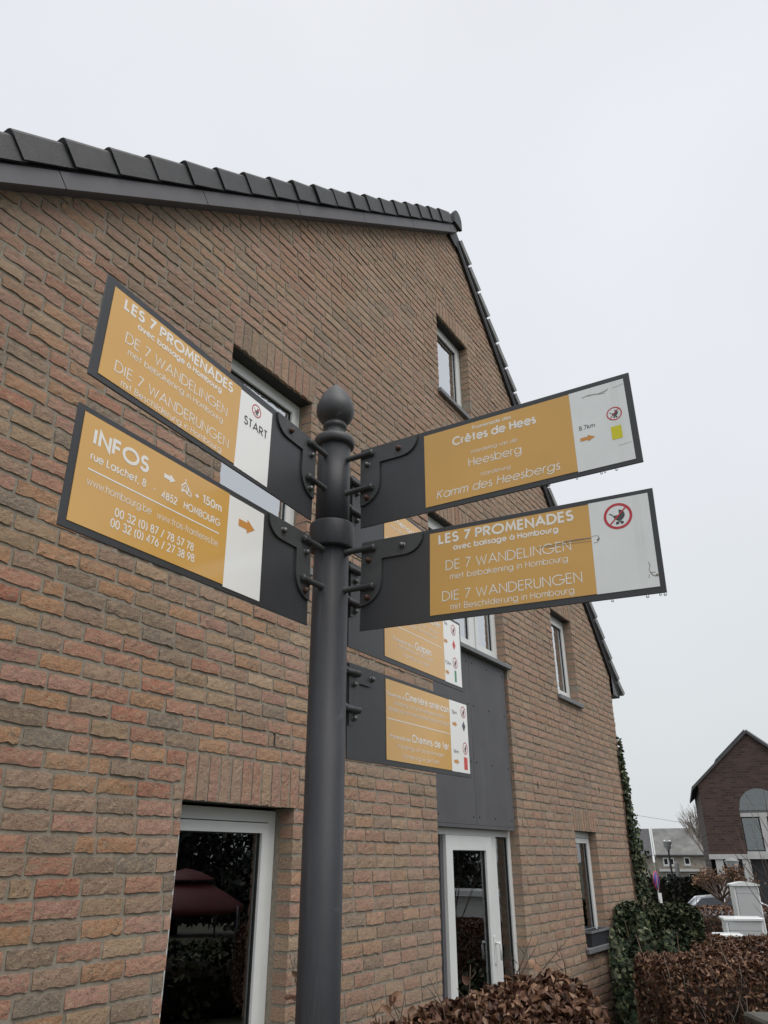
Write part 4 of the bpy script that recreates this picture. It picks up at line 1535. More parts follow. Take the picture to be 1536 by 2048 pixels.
def leaves(P, Nrm, length, width, curl, cols, m, name, parent=None, extra=None):
    """many small folded leaves as one mesh; P positions, Nrm the way each leaf faces"""
    n = len(P)
    P = np.asarray(P, dtype=np.float64)
    Nrm = np.asarray(Nrm, dtype=np.float64)
    Nrm /= np.linalg.norm(Nrm, axis=1, keepdims=True) + 1e-9
    rv = RNG.normal(size=(n, 3))
    T = np.cross(Nrm, rv)
    T /= np.linalg.norm(T, axis=1, keepdims=True) + 1e-9
    B = np.cross(Nrm, T)
    L = (length * RNG.uniform(0.65, 1.25, n))[:, None]
    W = (width * RNG.uniform(0.7, 1.2, n))[:, None]
    c = (curl * RNG.uniform(-0.4, 1.6, n))[:, None]
    bend = (curl * RNG.uniform(-1.2, 1.2, n))[:, None]
    tm = [(0.0, 0.0), (0.33, 0.0), (0.68, 0.0), (1.0, 0.0), (0.28, 0.5), (0.66, 0.40), (0.28, -0.5), (0.66, -0.40)]
    V = np.zeros((n, 8, 3))
    for i, (t, s) in enumerate(tm):
        up = c * W * abs(s) * 1.6 + bend * L * (t - 0.4) ** 2
        V[:, i] = P + T * L * (t - 0.4) + B * W * s + Nrm * up
    tmpl = [(0, 1, 4), (1, 2, 5, 4), (2, 3, 5), (0, 6, 1), (1, 6, 7, 2), (2, 7, 3)]
    me = bpy.data.meshes.new(name)
    verts = V.reshape(-1, 3)
    loops, starts, tot = [], [], 0
    base = np.arange(n)[:, None] * 8
    lp = np.array([i for f in tmpl for i in f])
    allv = (base + lp[None, :]).ravel()
    sizes = np.tile(np.array([len(f) for f in tmpl]), n)
    st = np.concatenate([[0], np.cumsum(sizes)[:-1]])
    ev = np.zeros((0, 3))
    if extra is not None and len(extra.v):
        o = len(verts)
        ev = np.array([tuple(p) for p in extra.v])
        el = np.array([i + o for f in extra.f for i in f])
        es = np.array([len(f) for f in extra.f])
        st = np.concatenate([st, len(allv) + np.concatenate([[0], np.cumsum(es)[:-1]])])
        allv = np.concatenate([allv, el])
        nl = len(sizes)
        sizes = np.concatenate([sizes, es])
        verts = np.concatenate([verts, ev])
    me.vertices.add(len(verts))
    me.vertices.foreach_set('co', verts.ravel())
    me.loops.add(len(allv))
    me.loops.foreach_set('vertex_index', allv.astype(np.int32))
    me.polygons.add(len(st))
    me.polygons.foreach_set('loop_start', st.astype(np.int32))
    me.materials.append(MATS[m])
    if extra is not None and len(extra.v):
        for k_ in extra.mats:
            me.materials.append(MATS[k_])
        mi = np.zeros(len(st), dtype=np.int32)
        mi[nl:] = np.array(extra.mi) + 1
        me.polygons.foreach_set('material_index', mi)
    cols = np.asarray(cols)
    ci = cols[RNG.integers(0, len(cols), n)] * RNG.uniform(0.7, 1.3, (n, 1))
    ca = np.ones((len(verts), 4), dtype=np.float32)
    ca[:n * 8, :3] = np.repeat(ci, 8, axis=0)
    at = me.color_attributes.new('Col', 'FLOAT_COLOR', 'POINT')
    at.data.foreach_set('color', ca.ravel())
    me.update(calc_edges=True)
    me.validate()
    o = bpy.data.objects.new(name, me)
    COL.objects.link(o)
    if parent is not None:
        o.parent = parent
    return o


def shell_points(n, lo, hi, zmin=0.2, inner=0.25, bumps=0.06, seed=0):
    """points in the outer skin of a clipped, slightly lumpy box; normals point outwards"""
    lo, hi = np.array(lo), np.array(hi)
    rg = np.random.default_rng(seed)
    P, Nn = [], []
    size = hi - lo
    areas = np.array([size[1] * size[2], size[1] * size[2], size[0] * size[2], size[0] * size[2], size[0] * size[1] * 1.3])
    pf = areas / areas.sum()
    fi_ = rg.choice(5, n, p=pf)
    q = lo + rg.random((n, 3)) * size
    nn = np.zeros((n, 3))
    depth = np.where(rg.random(n) < inner, rg.uniform(0.04, 0.2, n), np.abs(rg.normal(0, 0.03, n)))
    for k, (ax, side) in enumerate(((0, 0), (0, 1), (1, 0), (1, 1), (2, 1))):
        s = fi_ == k
        sgn = 1 if side else -1
        lump = bumps * (np.sin(q[:, (ax + 1) % 3] * 7.1 + seed) * np.sin(q[:, (ax + 2) % 3] * 8.3 + 1.7 * seed))
        q[s, ax] = (hi if side else lo)[ax] - sgn * depth[s] + sgn * lump[s]
        nn[s, ax] = sgn
    # round the upper edges
    rr = 0.14
    ctr = np.clip(q, lo + rr, hi - rr)
    dv = q - ctr
    dl = np.linalg.norm(dv, axis=1)
    out = dl > rr * 1.1
    q[out] = ctr[out] + dv[out] / dl[out][:, None] * rr * 1.1
    nn += 0.9 * rg.normal(size=(n, 3))
    keep = q[:, 2] > zmin
    return q[keep], nn[keep]


BROWN = [(0.105, 0.050, 0.030), (0.135, 0.066, 0.038), (0.06, 0.030, 0.020), (0.24, 0.145, 0.09), (0.085, 0.038, 0.024), (0.12, 0.060, 0.040), (0.19, 0.105, 0.062)]
IVY = [(0.013, 0.024, 0.011), (0.02, 0.034, 0.014), (0.032, 0.046, 0.02), (0.016, 0.028, 0.014), (0.085, 0.10, 0.05), (0.04, 0.046, 0.024), (0.026, 0.038, 0.017), (0.12, 0.125, 0.075)]


def twig_mesh(n, lo, hi, h, seed, m='twig', r=0.004, spread=0.35):
    rg = random.Random(seed)
    mb = MB()
    for _ in range(n):
        p = Vector((rg.uniform(lo[0], hi[0]), rg.uniform(lo[1], hi[1]), lo[2]))
        d = Vector((rg.uniform(-spread, spread), rg.uniform(-spread, spread), 1)).normalized()
        L_ = h * rg.uniform(0.6, 1.15)
        pts = [p]
        for i in range(4):
            d = (d + Vector((rg.uniform(-.2, .2), rg.uniform(-.2, .2), rg.uniform(-.05, .1)))).normalized()
            pts.append(pts[-1] + d * L_ / 4)
        mb.tube(pts, [r, r * .85, r * .7, r * .5, r * .25], m, 5)
        for i in (1, 2, 3):
            if rg.random() < .7:
                e = (d + Vector((rg.uniform(-1, 1), rg.uniform(-1, 1), .2))).normalized()
                mb.tube([pts[i], pts[i] + e * L_ * .16, pts[i] + e * L_ * .3 + Vector((0, 0, .03))], [r * .6, r * .45, r * .2], m, 4)
    return mb


def hedge(name, lo, hi, n, lf, wd, curl, cols, m, label, cat, seed, zmin=0.2, twigs=0, group=None, bumps=0.05):
    root = empty(name, ((lo[0] + hi[0]) / 2, (lo[1] + hi[1]) / 2, ground_h(lo[0], lo[1])))
    P, Nn = shell_points(n, lo, hi, zmin, seed=seed, bumps=bumps)
    off = np.array(root.location)
    leaves(P - off, Nn, lf, wd, curl, cols, m, 'foliage', root)
    t_ = MB()
    # bare stems and crossing twigs
    rg = random.Random(seed)
    for _ in range(int(60 + twigs)):
        x, y = rg.uniform(lo[0] + .12, hi[0] - .12), rg.uniform(lo[1] + .12, hi[1] - .12)
        zt = hi[2] - rg.uniform(.06, .25) if rg.random() < .8 else hi[2] + rg.uniform(0, .1)
        p0 = Vector((x, y, lo[2])) - Vector(off)
        p1 = Vector((x + rg.uniform(-.25, .25), y + rg.uniform(-.25, .25), zt)) - Vector(off)
        md = (p0 + p1) / 2 + Vector((rg.uniform(-.08, .08), rg.uniform(-.08, .08), 0))
        t_.tube([p0, md, p1], [.012, .009, .003], 'twig', 5)
    for _ in range(int(twigs * 3)):
        x, y = rg.uniform(lo[0], hi[0]), lo[1] + rg.uniform(-.03, .12)
        z = rg.uniform(lo[2] + .4 * (hi[2] - lo[2]), hi[2] - .02)
        p0 = Vector((x, y, z)) - Vector(off)
        e_ = Vector((rg.uniform(-.09, .09), rg.uniform(-.05, .02), rg.uniform(.06, .2)))
        t_.tube([p0, p0 + e_ * .5 + Vector((.01, 0, 0)), p0 + e_], [.0028, .0022, .001], 'grey_twig', 4)
    t_.build('branches', root)
    # solid dark box inside so the hedge is not see-through
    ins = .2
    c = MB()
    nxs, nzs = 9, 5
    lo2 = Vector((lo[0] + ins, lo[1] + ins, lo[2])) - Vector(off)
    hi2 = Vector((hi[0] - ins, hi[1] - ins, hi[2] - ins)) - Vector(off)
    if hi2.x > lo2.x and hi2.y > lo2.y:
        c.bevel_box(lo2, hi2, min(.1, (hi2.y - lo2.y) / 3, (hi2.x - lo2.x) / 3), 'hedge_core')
        c.build('dark_core', root)
    tag(root, label, cat, group)
    return root


# front beech hedge (dead brown leaves), right of the house
hedge('beech_hedge', (1.86, 5.75, 0.0), (4.2, 6.55, 1.11), 24000, 0.042, 0.019, 0.8, BROWN, 'leaf',
      'nearest rust brown beech hedge filling the bottom right corner', 'hedge', 3, zmin=0.35, twigs=40, group='brown beech hedges')
hedge('beech_hedge', (3.2, 8.7, 0.0), (6.2, 9.6, 0.96), 16000, 0.046, 0.022, 0.8, BROWN, 'leaf',
      'brown beech hedge between the ivy covered hedge and the white cabinets', 'hedge', 5, zmin=0.4, group='brown beech hedges')
hedge('beech_hedge', (7.1, 20.0, -0.6), (13.5, 21.0, 0.66), 9000, 0.07, 0.04, 0.5, BROWN, 'leaf',
      'farthest brown beech hedge, in front of the parked silver car', 'hedge', 8, zmin=0.0, group='brown beech hedges')
hedge('evergreen_hedge', (2.55, 8.95, 0.0), (3.40, 9.75, 1.27), 12000, 0.048, 0.038, 0.4, IVY, 'ivy_leaf',
      'rounded dark green ivy covered hedge beside the house corner', 'hedge', 6, zmin=0.3, bumps=0.07)

# ivy climbing the house corner
ivy = empty('climbing_ivy', (3.25, 10.35, 0))
tag(ivy, 'dark green ivy climbing the right corner of the brick house', 'ivy')
P, Nn = [], []
rg = np.random.default_rng(4)


def ivy_w(z):
    return float(np.interp(z, [0, .8, 1.3, 1.75, 1.95, 2.3, 2.8, 3.05, 3.2], [.62, .55, .50, .48, .36, .20, .12, .07, .02]))


cnt = 0
while cnt < 11000:
    z = rg.uniform(0.05, 3.2)
    wz = ivy_w(z)
    if rg.random() > (wz / .62) ** .8 + .06:
        continue
    # along the side wall (local y>0 = away) and bulging outwards past the corner
    u = U1 + 0.02 + abs(rg.normal(0, .5)) * wz * .9
    y = rg.uniform(-0.10, 1.1) * (0.35 + wz)
    if rg.random() < .15:
        u = U1 - abs(rg.normal(0, .05)) - .01
        y = -0.02 - rg.random() * .03
    q = hp(u, y, z)
    P.append((q.x - 3.25, q.y - 10.35, q.z))
    Nn.append((.5 + rg.normal() * .6, -.8 + rg.normal() * .6, .5 + rg.normal() * .5))
    cnt += 1
leaves(P, Nn, 0.055, 0.048, 0.35, IVY, 'ivy_leaf', 'foliage', ivy)
# the ivy skirt that spills forward into the hedge
P, Nn = [], []
for _ in range(11000):
    z = rg.uniform(.1, 1.25)
    x = rg.uniform(2.15, 2.85)
    y = rg.uniform(7.6, 9.6)
    # stay clear of the house front: local y<0 is outside
    rx, ry = x - house.location.x, y - house.location.y
    ly = -rx * sin(pi / 2 - WALL_AZ) + ry * cos(pi / 2 - WALL_AZ)
    if ly > -.03 or x < .262 * y or z > 1.02 + .16 * sin(11 * x + 4 * y) + .12 * sin(23 * x - 9 * y):
        continue
    P.append((x - 3.25, y - 10.35, z * (.5 + .5 * min(1, (y - 7.2) / 1.6))))
    Nn.append((.3 + rg.normal() * .6, -.9 + rg.normal() * .5, .6 + rg.normal() * .5))
leaves(P, Nn, 0.052, 0.046, 0.35, IVY, 'ivy_leaf', 'foliage', ivy)
st2 = MB()
for k_ in range(9):
    u, y = U1 + .02, rg.uniform(-.03, .5)
    pts = []
    z = 0.02
    while z < 1.6 + 1.4 * rg.random():
        q = hp(u + rg.normal() * .012 + .01, y, z)
        pts.append((q.x - 3.25, q.y - 10.35, q.z))
        z += .25
        y += rg.normal() * .03
    if len(pts) > 2:
        st2.tube(pts, [.009 * (1 - .8 * i / len(pts)) for i in range(len(pts))], 'twig', 5)
# dead runners on the front face
for (u, z0_, z1_) in ((10.18, .75, 1.75), (10.24, 1.3, 2.4), (10.29, 1.9, 2.5)):
    pts = []
    for i in range(7):
        q = hp(u + .02 * sin(i * 2.1), -.012, z0_ + (z1_ - z0_) * i / 6)
        pts.append((q.x - 3.25, q.y - 10.35, q.z))
    st2.tube(pts, .006, 'twig', 5)
st2.build('stem', ivy)

# beech shrub with curled brown leaves right of the post
shrub = empty('beech_shrub', (0.42, 3.75, 0))
tag(shrub, 'low beech shrub with curled brown leaves beside the glazed door', 'shrub')
P, Nn = [], []
rg = np.random.default_rng(21)


def shrub_top(x):
    return float(np.interp(x, [-.22, -.1, .05, .2, .34, .5, .62, .75, .84, .9], [1.02, 1.08, 1.12, 1.165, 1.205, 1.25, 1.27, 1.285, 1.24, 1.09]))


cnt = 0
while cnt < 7500:
    x = rg.uniform(-.2, .88)
    y = rg.uniform(3.3, 4.2)
    tp = shrub_top(x) - .10 * ((y - 3.65) / .5) ** 2 + .018 * sin(x * 23 + y * 9)
    z = tp - abs(rg.normal(0, .11))
    if z < .55:
        continue
    P.append((x - .42, y - 3.75, z))
    Nn.append((rg.normal() * .8, -.5 + rg.normal() * .7, .7 + rg.normal() * .6))
    cnt += 1
leaves(P, Nn, 0.043, 0.024, 1.1, BROWN, 'leaf', 'foliage', shrub)
bt = MB()
rgp = random.Random(5)
for _ in range(70):
    x, y = rgp.uniform(-.1, .8), rgp.uniform(3.45, 4.05)
    p0 = Vector((.42 + (x - .42) * .4 - .42, 3.75 + (y - 3.75) * .4 - 3.75, 0.02))
    p1 = Vector((x - .42, y - 3.75, shrub_top(x) - rgp.uniform(.02, .2)))
    md = (p0 + p1) / 2 + Vector((rgp.uniform(-.06, .06), rgp.uniform(-.06, .06), .05))
    bt.tube([p0, md, p1], [.009, .007, .0025], 'twig', 5)
# bare shoots standing above the leaves
for (x0_, z0_, x1_, z1_, y_) in ((.50, 1.24, .655, 1.455, 3.75), (.50, 1.22, .69, 1.425, 3.8), (.56, 1.24, .58, 1.40, 3.75), (.60, 1.25, .845, 1.42, 3.9), (.80, 1.26, .76, 1.42, 3.8),
                                (.25, 1.16, .17, 1.33, 3.4), (.30, 1.2, .345, 1.36, 3.5), (-.02, 1.12, -.06, 1.30, 3.2), (.0, 1.12, .075, 1.31, 3.25), (.10, 1.1, .02, 1.28, 3.2)):
    p0 = Vector((x0_ - .42, y_ - 3.75, z0_ - .06))
    p1 = Vector((x1_ - .42, y_ - 3.75, z1_))
    md = (p0 * .45 + p1 * .55) + Vector((.012, 0, .012))
    bt.tube([p0, md, p1], [.0032, .0026, .0012], 'twig', 5)
    for s_ in (.45, .7):
        q = p0.lerp(p1, s_)
        bt.tube([q, q + Vector((rgp.choice([-1, 1]) * .035, 0, .04))], [.002, .001], 'twig', 4)
bt.build('branches', shrub)
co = MB()  # solid dark box filling the shrub against see-through
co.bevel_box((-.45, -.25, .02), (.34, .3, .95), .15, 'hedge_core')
co.build('dark_core', shrub)
P = [(.02 - .42, 3.2 - 3.75, 1.285), (.035 - .42, 3.2 - 3.75, 1.292), (.005 - .42, 3.2 - 3.75, 1.25), (.64 - .42, 3.75 - 3.75, 1.335), (.655 - .42, 3.74 - 3.75, 1.32), (.32 - .42, 3.5 - 3.75, 1.30), (.10 - .42, 3.3 - 3.75, 1.235)]
leaves(P, [(.2, -1, .3)] * len(P), 0.05, 0.034, 0.8, BROWN, 'leaf', 'foliage', shrub)

# thin young shoot against the post
sh = empty('beech_shoot', (-0.19, 2.45, 0))
tag(sh, 'thin brown leaved shoot rising just left of the post', 'shrub')
sm = MB()
pts = [(0.02, 0, 0), (-.01, 0, .6), (-.02, 0, 1.15), (-.035, 0, 1.30), (-.055, 0, 1.38), (-.062, 0, 1.43), (-.085, 0, 1.505)]
sm.tube(pts, [.006, .0045, .003, .0024, .002, .0015, .0008], 'twig', 6)
sm.tube([(-.045, 0, 1.34), (-.075, 0, 1.355)], [.0015, .0008], 'twig', 4)
sm.build('stem', sh)
P = [(-.068, 0, 1.452), (-.062, -.003, 1.398), (-.05, 0, 1.385), (-.045, 0, 1.345), (-.035, .004, 1.342), (-.022, 0, 1.335), (-.085, 0, 1.40)]
leaves(P, [(.3, -1, .2)] * len(P), 0.032, 0.017, 0.9, BROWN, 'leaf', 'foliage', sh)

# bare shrub at the right edge
bs = empty('bare_shrub', (4.22, 8.1, 0))
tag(bs, 'bare twiggy shrub at the right edge, before the dark brick house', 'shrub')
tw = twig_mesh(34, (-.22, -.22, 0.02), (.3, .25, .3), 2.15, 9, 'twig', .0075, .16)
tw.build('branches', bs)

# ------------------------------------------------------------------ trees


def grow(mb, p, d, L_, r, depth, rg, m, tips=None, spread=.55, up=.15):
    p1 = p + d * L_
    mid = (p + p1) / 2 + Vector((rg.uniform(-1, 1), rg.uniform(-1, 1), 0)) * L_ * .05
    mb.tube([p, mid, p1], [r, r * .85, r * .65], m, 6 if depth > 2 else 4, caps=False)
    if depth == 0:
        if tips is not None:
            tips.append(p1)
        return
    for _ in range(3 if depth > 1 else 4):
        nd = (d + Vector((rg.uniform(-1, 1), rg.uniform(-1, 1), rg.uniform(-.5, 1))) * spread + Vector((0, 0, up))).normalized()
        grow(mb, p.lerp(p1, rg.uniform(.55, 1)), nd, L_ * rg.uniform(.6, .82), r * .62, depth - 1, rg, m, tips, spread, up)


tr = empty('bare_tree', (25.1, 62, -1.6))
tag(tr, 'bare winter tree rising behind the dark brick house', 'tree')
tb = MB()
rgp = random.Random(3)
tb.tube([(0, 0, 0), (.1, 0, 2.2)], [.22, .17], 'grey_twig', 8)
tb.build('trunk', tr)
tb = MB()
for k_ in range(7):
    a_ = k_ * 2 * pi / 7
    grow(tb, Vector((.1, 0, 1.8 + .1 * k_)), Vector((cos(a_) * .55, sin(a_) * .55, 1)).normalized(), 2.1, .07, 4, rgp, 'grey_twig', None, .5, .25)
tb.build('crown', tr)

st = empty('ornamental_tree', (10.95, 27, ground_h(10.95, 27)))
tag(st, 'small round topped tree with rusty dead leaves behind the hedges', 'tree')
tb = MB()
tb.tube([(0, 0, 0), (.02, 0, .7), (0, 0, 1.3)], [.085, .07, .06], 'bark', 8)
tb.build('trunk', st)
tb = MB()
rgp = random.Random(8)
tips = []
for k_ in range(12):
    a_ = k_ * 2 * pi / 12
    grow(tb, Vector((0, 0, 1.2 + .02 * k_)), Vector((cos(a_) * 1.0, sin(a_) * 1.0, .75)).normalized(), .52, .03, 3, rgp, 'twig', tips, .6, .05)
tb.build('branches', st)
P = [tuple(t_) for t_ in tips] * 1
leaves(P + [(p_[0] + rgp.uniform(-.1, .1), p_[1] + rgp.uniform(-.1, .1), p_[2] + rgp.uniform(-.1, .1)) for p_ in P], RNG.normal(size=(2 * len(P), 3)), 0.085, 0.045, 0.4,
       [(.20, .10, .05), (.15, .085, .05), (.26, .15, .08), (.12, .07, .04)], 'leaf', 'crown', st)

# ------------------------------------------------------------------ street cabinets


def cabinet(loc, rot, w_, d_, h_, label, roofkind):
    root = empty('street_cabinet', loc, rot)
    tag(root, label, 'cabinet', 'white utility cabinets behind the hedge')
    b_ = MB()
    b_.bevel_box((-w_ / 2, -d_ / 2, 0), (w_ / 2, d_ / 2, h_), .015, 'cabinet_shell')
    b_.box((-w_ / 2 - .01, -d_ / 2 - .01, -0.3), (w_ / 2 + .01, d_ / 2 + .01, .05), 'concrete')
    b_.build('body', root)
    dr = MB()
    dr.bevel_box((-w_ / 2 + .05, -d_ / 2 - .012, .1), (w_ / 2 - .03, -d_ / 2 - .001, h_ - .16), .003, 'cabinet_grey')
    dr.bevel_box((-w_ / 2 + .05, -d_ / 2 - .012, h_ - .15), (w_ / 2 - .03, -d_ / 2 - .001, h_ - .03), .003, 'cabinet_grey')
    dr.box((-w_ / 2 + .046, -d_ / 2 - .004, .1), (-w_ / 2 + .05, -d_ / 2 - .0005, h_ - .03), 'rubber')
    dro = dr.build('door', root)
    r_ = MB()
    if roofkind == 'curved':
        pts = [(-w_ / 2 - .03, h_ + .001)] + [(-w_ / 2 - .03 + (w_ + .06) * i / 10, h_ + .03 + .05 * sin(pi * i / 10)) for i in range(11)] + [(w_ / 2 + .03, h_ + .001)]
        r_.prism(pts[::-1], -d_ / 2 - .04, d_ / 2 + .03, 'cabinet_shell')
    else:
        r_.bevel_box((-w_ / 2 - .03, -d_ / 2 - .04, h_ + .001), (w_ / 2 + .03, d_ / 2 + .03, h_ + .055), .012, 'cabinet_shell')
    r_.build('roof', root)
    v_ = MB()
    for k_ in range(6):
        v_.box((w_ / 2 + .0005, -d_ / 2 + .05 + k_ * (d_ - .1) / 6, .15), (w_ / 2 + .006, -d_ / 2 + .05 + (k_ + .55) * (d_ - .1) / 6, h_ - .12), 'cabinet_shell')
    v_.build('vent_panel', root)
    return root


cabinet((7.86, 18.15, -.35), R(-12), .52, .40, 1.54, 'tall white utility cabinet with curved roof and grey door', 'curved')
cabinet((6.45, 15.25, -.2), R(-14), 0.62, .45, .92, 'low white utility cabinet in front of the tall one', 'flat')
cabinet((5.95, 14.75, -.2), R(-14), .40, .35, .70, 'smallest white utility cabinet, left of the low one and half in the hedge', 'flat')

# stone coping at the bottom right corner
cw = MB()
cw.bevel_box((1.88, 4.2, 0), (2.6, 4.5, 0.99), .012, 'concrete')
cw.bevel_box((1.84, 4.15, 0.9905), (2.65, 4.55, 1.03), .012, 'concrete')
tag(cw.build('garden_wall'), 'low grey concrete garden wall at the bottom right corner', 'wall')

# ------------------------------------------------------------------ dark brick house
A20 = R(20)
rh = empty('dark_brick_house', (16.1, 40.33, -1.1), -A20)
tag(rh, 'dark red brick gabled building with a big arched window, at the right edge', 'building')
GW, EV, AP, DEP = 5.45, 6.26, 8.66, 11.0
FL = 3.0
wv = MB()
# gable with the arch and the ground floor opening cut out: built from strips
ax0, ax1, az_spring, arz = 1.72, 3.74, 4.98, 1.03
wz0, wz1 = FL + .12, az_spring
acx = (ax0 + ax1) / 2


def roofz(x):
    return EV + (AP - EV) * (1 - abs(x - GW / 2) / (GW / 2))


xs = [0.0] + [ax0 + (ax1 - ax0) * i / 16 for i in range(17)] + [GW]
xs = sorted(set(xs + [GW / 2]))
for xa, xb in zip(xs[:-1], xs[1:]):
    xm = (xa + xb) / 2
    if ax0 < xm < ax1:
        def az(x):
            return az_spring + arz * math.sqrt(max(0, 1 - ((x - acx) / ((ax1 - ax0) / 2)) ** 2))
        wv.add([(xa, 0, az(xa)), (xb, 0, az(xb)), (xb, 0, roofz(xb)), (xa, 0, roofz(xa))], [(0, 1, 2, 3)], 'dark_brick')
        wv.add([(xa, 0, az(xa)), (xb, 0, az(xb)), (xb, .3, az(xb)), (xa, .3, az(xa))], [(3, 2, 1, 0)], 'dark_brick')
    else:
        wv.add([(xa, 0, FL), (xb, 0, FL), (xb, 0, roofz(xb)), (xa, 0, roofz(xa))], [(0, 1, 2, 3)], 'dark_brick')
for xx in (ax0, ax1):
    wv.add([(xx, 0, wz0), (xx, .3, wz0), (xx, .3, az_spring), (xx, 0, az_spring)], [(0, 1, 2, 3)], 'dark_brick')
wv.add([(0, 0, 0), (0, DEP, 0), (0, DEP, EV), (0, 0, EV)], [(3, 2, 1, 0)], 'dark_brick')
wv.add([(GW, 0, 0), (GW, DEP, 0), (GW, DEP, EV), (GW, 0, EV)], [(0, 1, 2, 3)], 'dark_brick')
wv.add([(0, DEP, 0), (GW, DEP, 0), (GW, DEP, EV), (GW / 2, DEP, AP), (0, DEP, EV)], [(4, 3, 2, 1, 0)], 'dark_brick')
wv.build('wall', rh)
tm = MB()
tm.box((-.05, -.06, FL - .22), (GW + .05, .28, FL - .001), 'pale_trim')
tm.box((ax0 - .0, -.03, FL), (ax1, .28, FL + .12), 'pale_trim')
tm.build('floor_band', rh)
aw = MB()
aw.box((ax0 + .002, .06, az_spring - .3), (ax1 - .002, .2, az_spring - .12), 'pale_trim')
aw.box((acx - .16, .06, wz0), (acx + .16, .2, az_spring - .302), 'pale_trim')
aw.box((ax0 + .002, .1, az_spring - .118), (ax1 - .002, .2, az_spring - .02), 'lamp_metal')
for (p0, p1) in ((ax0 + .002, acx - .162), (acx + .162, ax1 - .002)):
    frame_rect(aw, p0, p1, wz0 + .002, az_spring - .304, .12, .2, .05, 'black_trim')
awo = aw.build('window', rh)
pane(awo, ax0 + .05, acx - .21, wz0 + .05, az_spring - .35, .16, 'glass_far')
pane(awo, acx + .21, ax1 - .05, wz0 + .05, az_spring - .35, .16, 'glass_far')
ap_ = MB()
n_ = 18
ap_.prism([(acx + ((ax1 - ax0) / 2 - .003) * cos(pi * i / n_), az_spring + (arz - .003) * sin(pi * i / n_)) for i in range(n_ + 1)][::-1], .15, .16, 'glass_far')
ap_.build('pane', awo)
bk = MB()
bk.box((ax0 - .2, 1.2, wz0), (ax1 + .2, 1.22, az_spring + .6), 'concrete')
bk.build('pane_backing', awo)
gf_ = MB()
gf_.box((.75, .55, 0), (GW - .3, .6, FL - .25), 'shop_dark')
gf_.box((.2, 0, 0), (.55, .5, FL - .221), 'pale_trim')
gf_.box((1.42, -.02, 0), (1.78, .5, FL - .221), 'pale_trim')
gf_.box((.0, .56, 0), (.75, .6, FL - .25), 'dark_brick')
gf_.build('shop_front', rh)
rr_ = MB()
sl = (AP - EV) / (GW / 2)
for sgn in (-1, 1):
    ov = .32
    xE = GW / 2 + sgn * (GW / 2 + ov)
    zE = EV - sl * ov
    ya, yb_ = -.14, DEP + .2
    th = .16
    vs = [(GW / 2, ya, AP), (xE, ya, zE), (xE, yb_, zE), (GW / 2, yb_, AP), (GW / 2, ya, AP + th), (xE, ya, zE + th), (xE, yb_, zE + th), (GW / 2, yb_, AP + th)]
    fs = [(0, 1, 2, 3), (4, 5, 6, 7), (0, 1, 5, 4), (1, 2, 6, 5), (2, 3, 7, 6)]
    rr_.add(vs, fs, 'slate_roof')
    t0_ = .62 if sgn < 0 else .9
    xa, za = GW / 2 + sgn * .05, AP + th - sl * .05
    xb, zb_ = GW / 2 + sgn * (GW / 2) * t0_, AP + th - sl * (GW / 2) * t0_
    rr_.add([(xa, ya + .1, za + .002), (xb, ya + .1, zb_ + .002), (xb, yb_, zb_ + .002), (xa, yb_, za + .002), (xa, ya + .1, za + .09), (xb, ya + .1, zb_ + .09), (xb, yb_, zb_ + .09), (xa, yb_, za + .09)],
            [(4, 5, 6, 7), (0, 1, 5, 4), (1, 2, 6, 5), (2, 3, 7, 6), (3, 0, 4, 7)], 'slate_roof' if sgn < 0 else 'lamp_glass')
rr_.build('roof', rh)

# ------------------------------------------------------------------ far houses


def far_house(loc, rot, W_, ev, rg_, dep, roofm, wallm, label, wins, gf):
    root = empty('terraced_house', loc, rot)
    tag(root, label, 'house', 'far houses across the street')
    b_ = MB()
    b_.box((0, 0, 0), (W_, dep, ev), wallm)
    b_.prism([(.0, ev), (.0001, ev + .01), (.0001, ev + .011)], 0, .001, wallm)
    for xx in (0.0, W_):
        b_.add([(xx, 0, ev), (xx, dep, ev), (xx, dep / 2, rg_)], [(0, 1, 2)], wallm)
    b_.build('wall', root)
    r_ = MB()
    for (ya, yb_) in ((-.35, dep / 2), (dep + .35, dep / 2)):
        sl_ = (rg_ - ev) / (dep / 2)
        z_e = ev - sl_ * .35
        vs = [(-.05, ya, z_e), (W_ + .05, ya, z_e), (W_ + .05, yb_, rg_), (-.05, yb_, rg_)]
        vs += [(x, y, z + .12) for x, y, z in vs]
        r_.add(vs, [(0, 1, 2, 3), (4, 5, 6, 7), (0, 1, 5, 4), (1, 2, 6, 5), (2, 3, 7, 6), (3, 0, 4, 7)], roofm)
    r_o = r_.build('roof', root)
    gt = MB()
    gt.tube([(-.05, -.42, ev - .22), (W_ + .05, -.42, ev - .22)], .09, 'lamp_metal', 8)
    gt.build('gutter', root)
    for (x, z, w_, h_) in wins:
        f_ = MB()
        frame_rect(f_, x, x + w_, z, z + h_, -.06, -.002, .12, 'pvc')
        f_.box((x - .1, -.1, z - .12), (x + w_ + .1, -.002, z - .002), 'pale_trim')
        o_ = f_.build('window', root)
        p_ = MB()
        p_.box((x + .12, -.03, z + .12), (x + w_ - .12, -.004, z + h_ - .12), 'window_dark')
        p_.build('pane', o_)
    if gf:
        s_ = MB()
        s_.box((.3, -.5, 2.75), (W_, -.003, 3.0), 'pale_trim')
        s_.build('canopy', root)
        for (x, w_) in ((1.0, 1.6), (3.6, 1.0), (5.0, .8), (6.1, .9)):
            o_ = MB()
            frame_rect(o_, x, x + w_, .3, 2.6, -.06, -.003, .1, 'pale_trim')
            o_ = o_.build('window', root)
            p_ = MB()
            p_.box((x + .1, -.03, .4), (x + w_ - .1, -.004, 2.5), 'window_dark')
            p_.build('pane', o_)
    return root, r_o


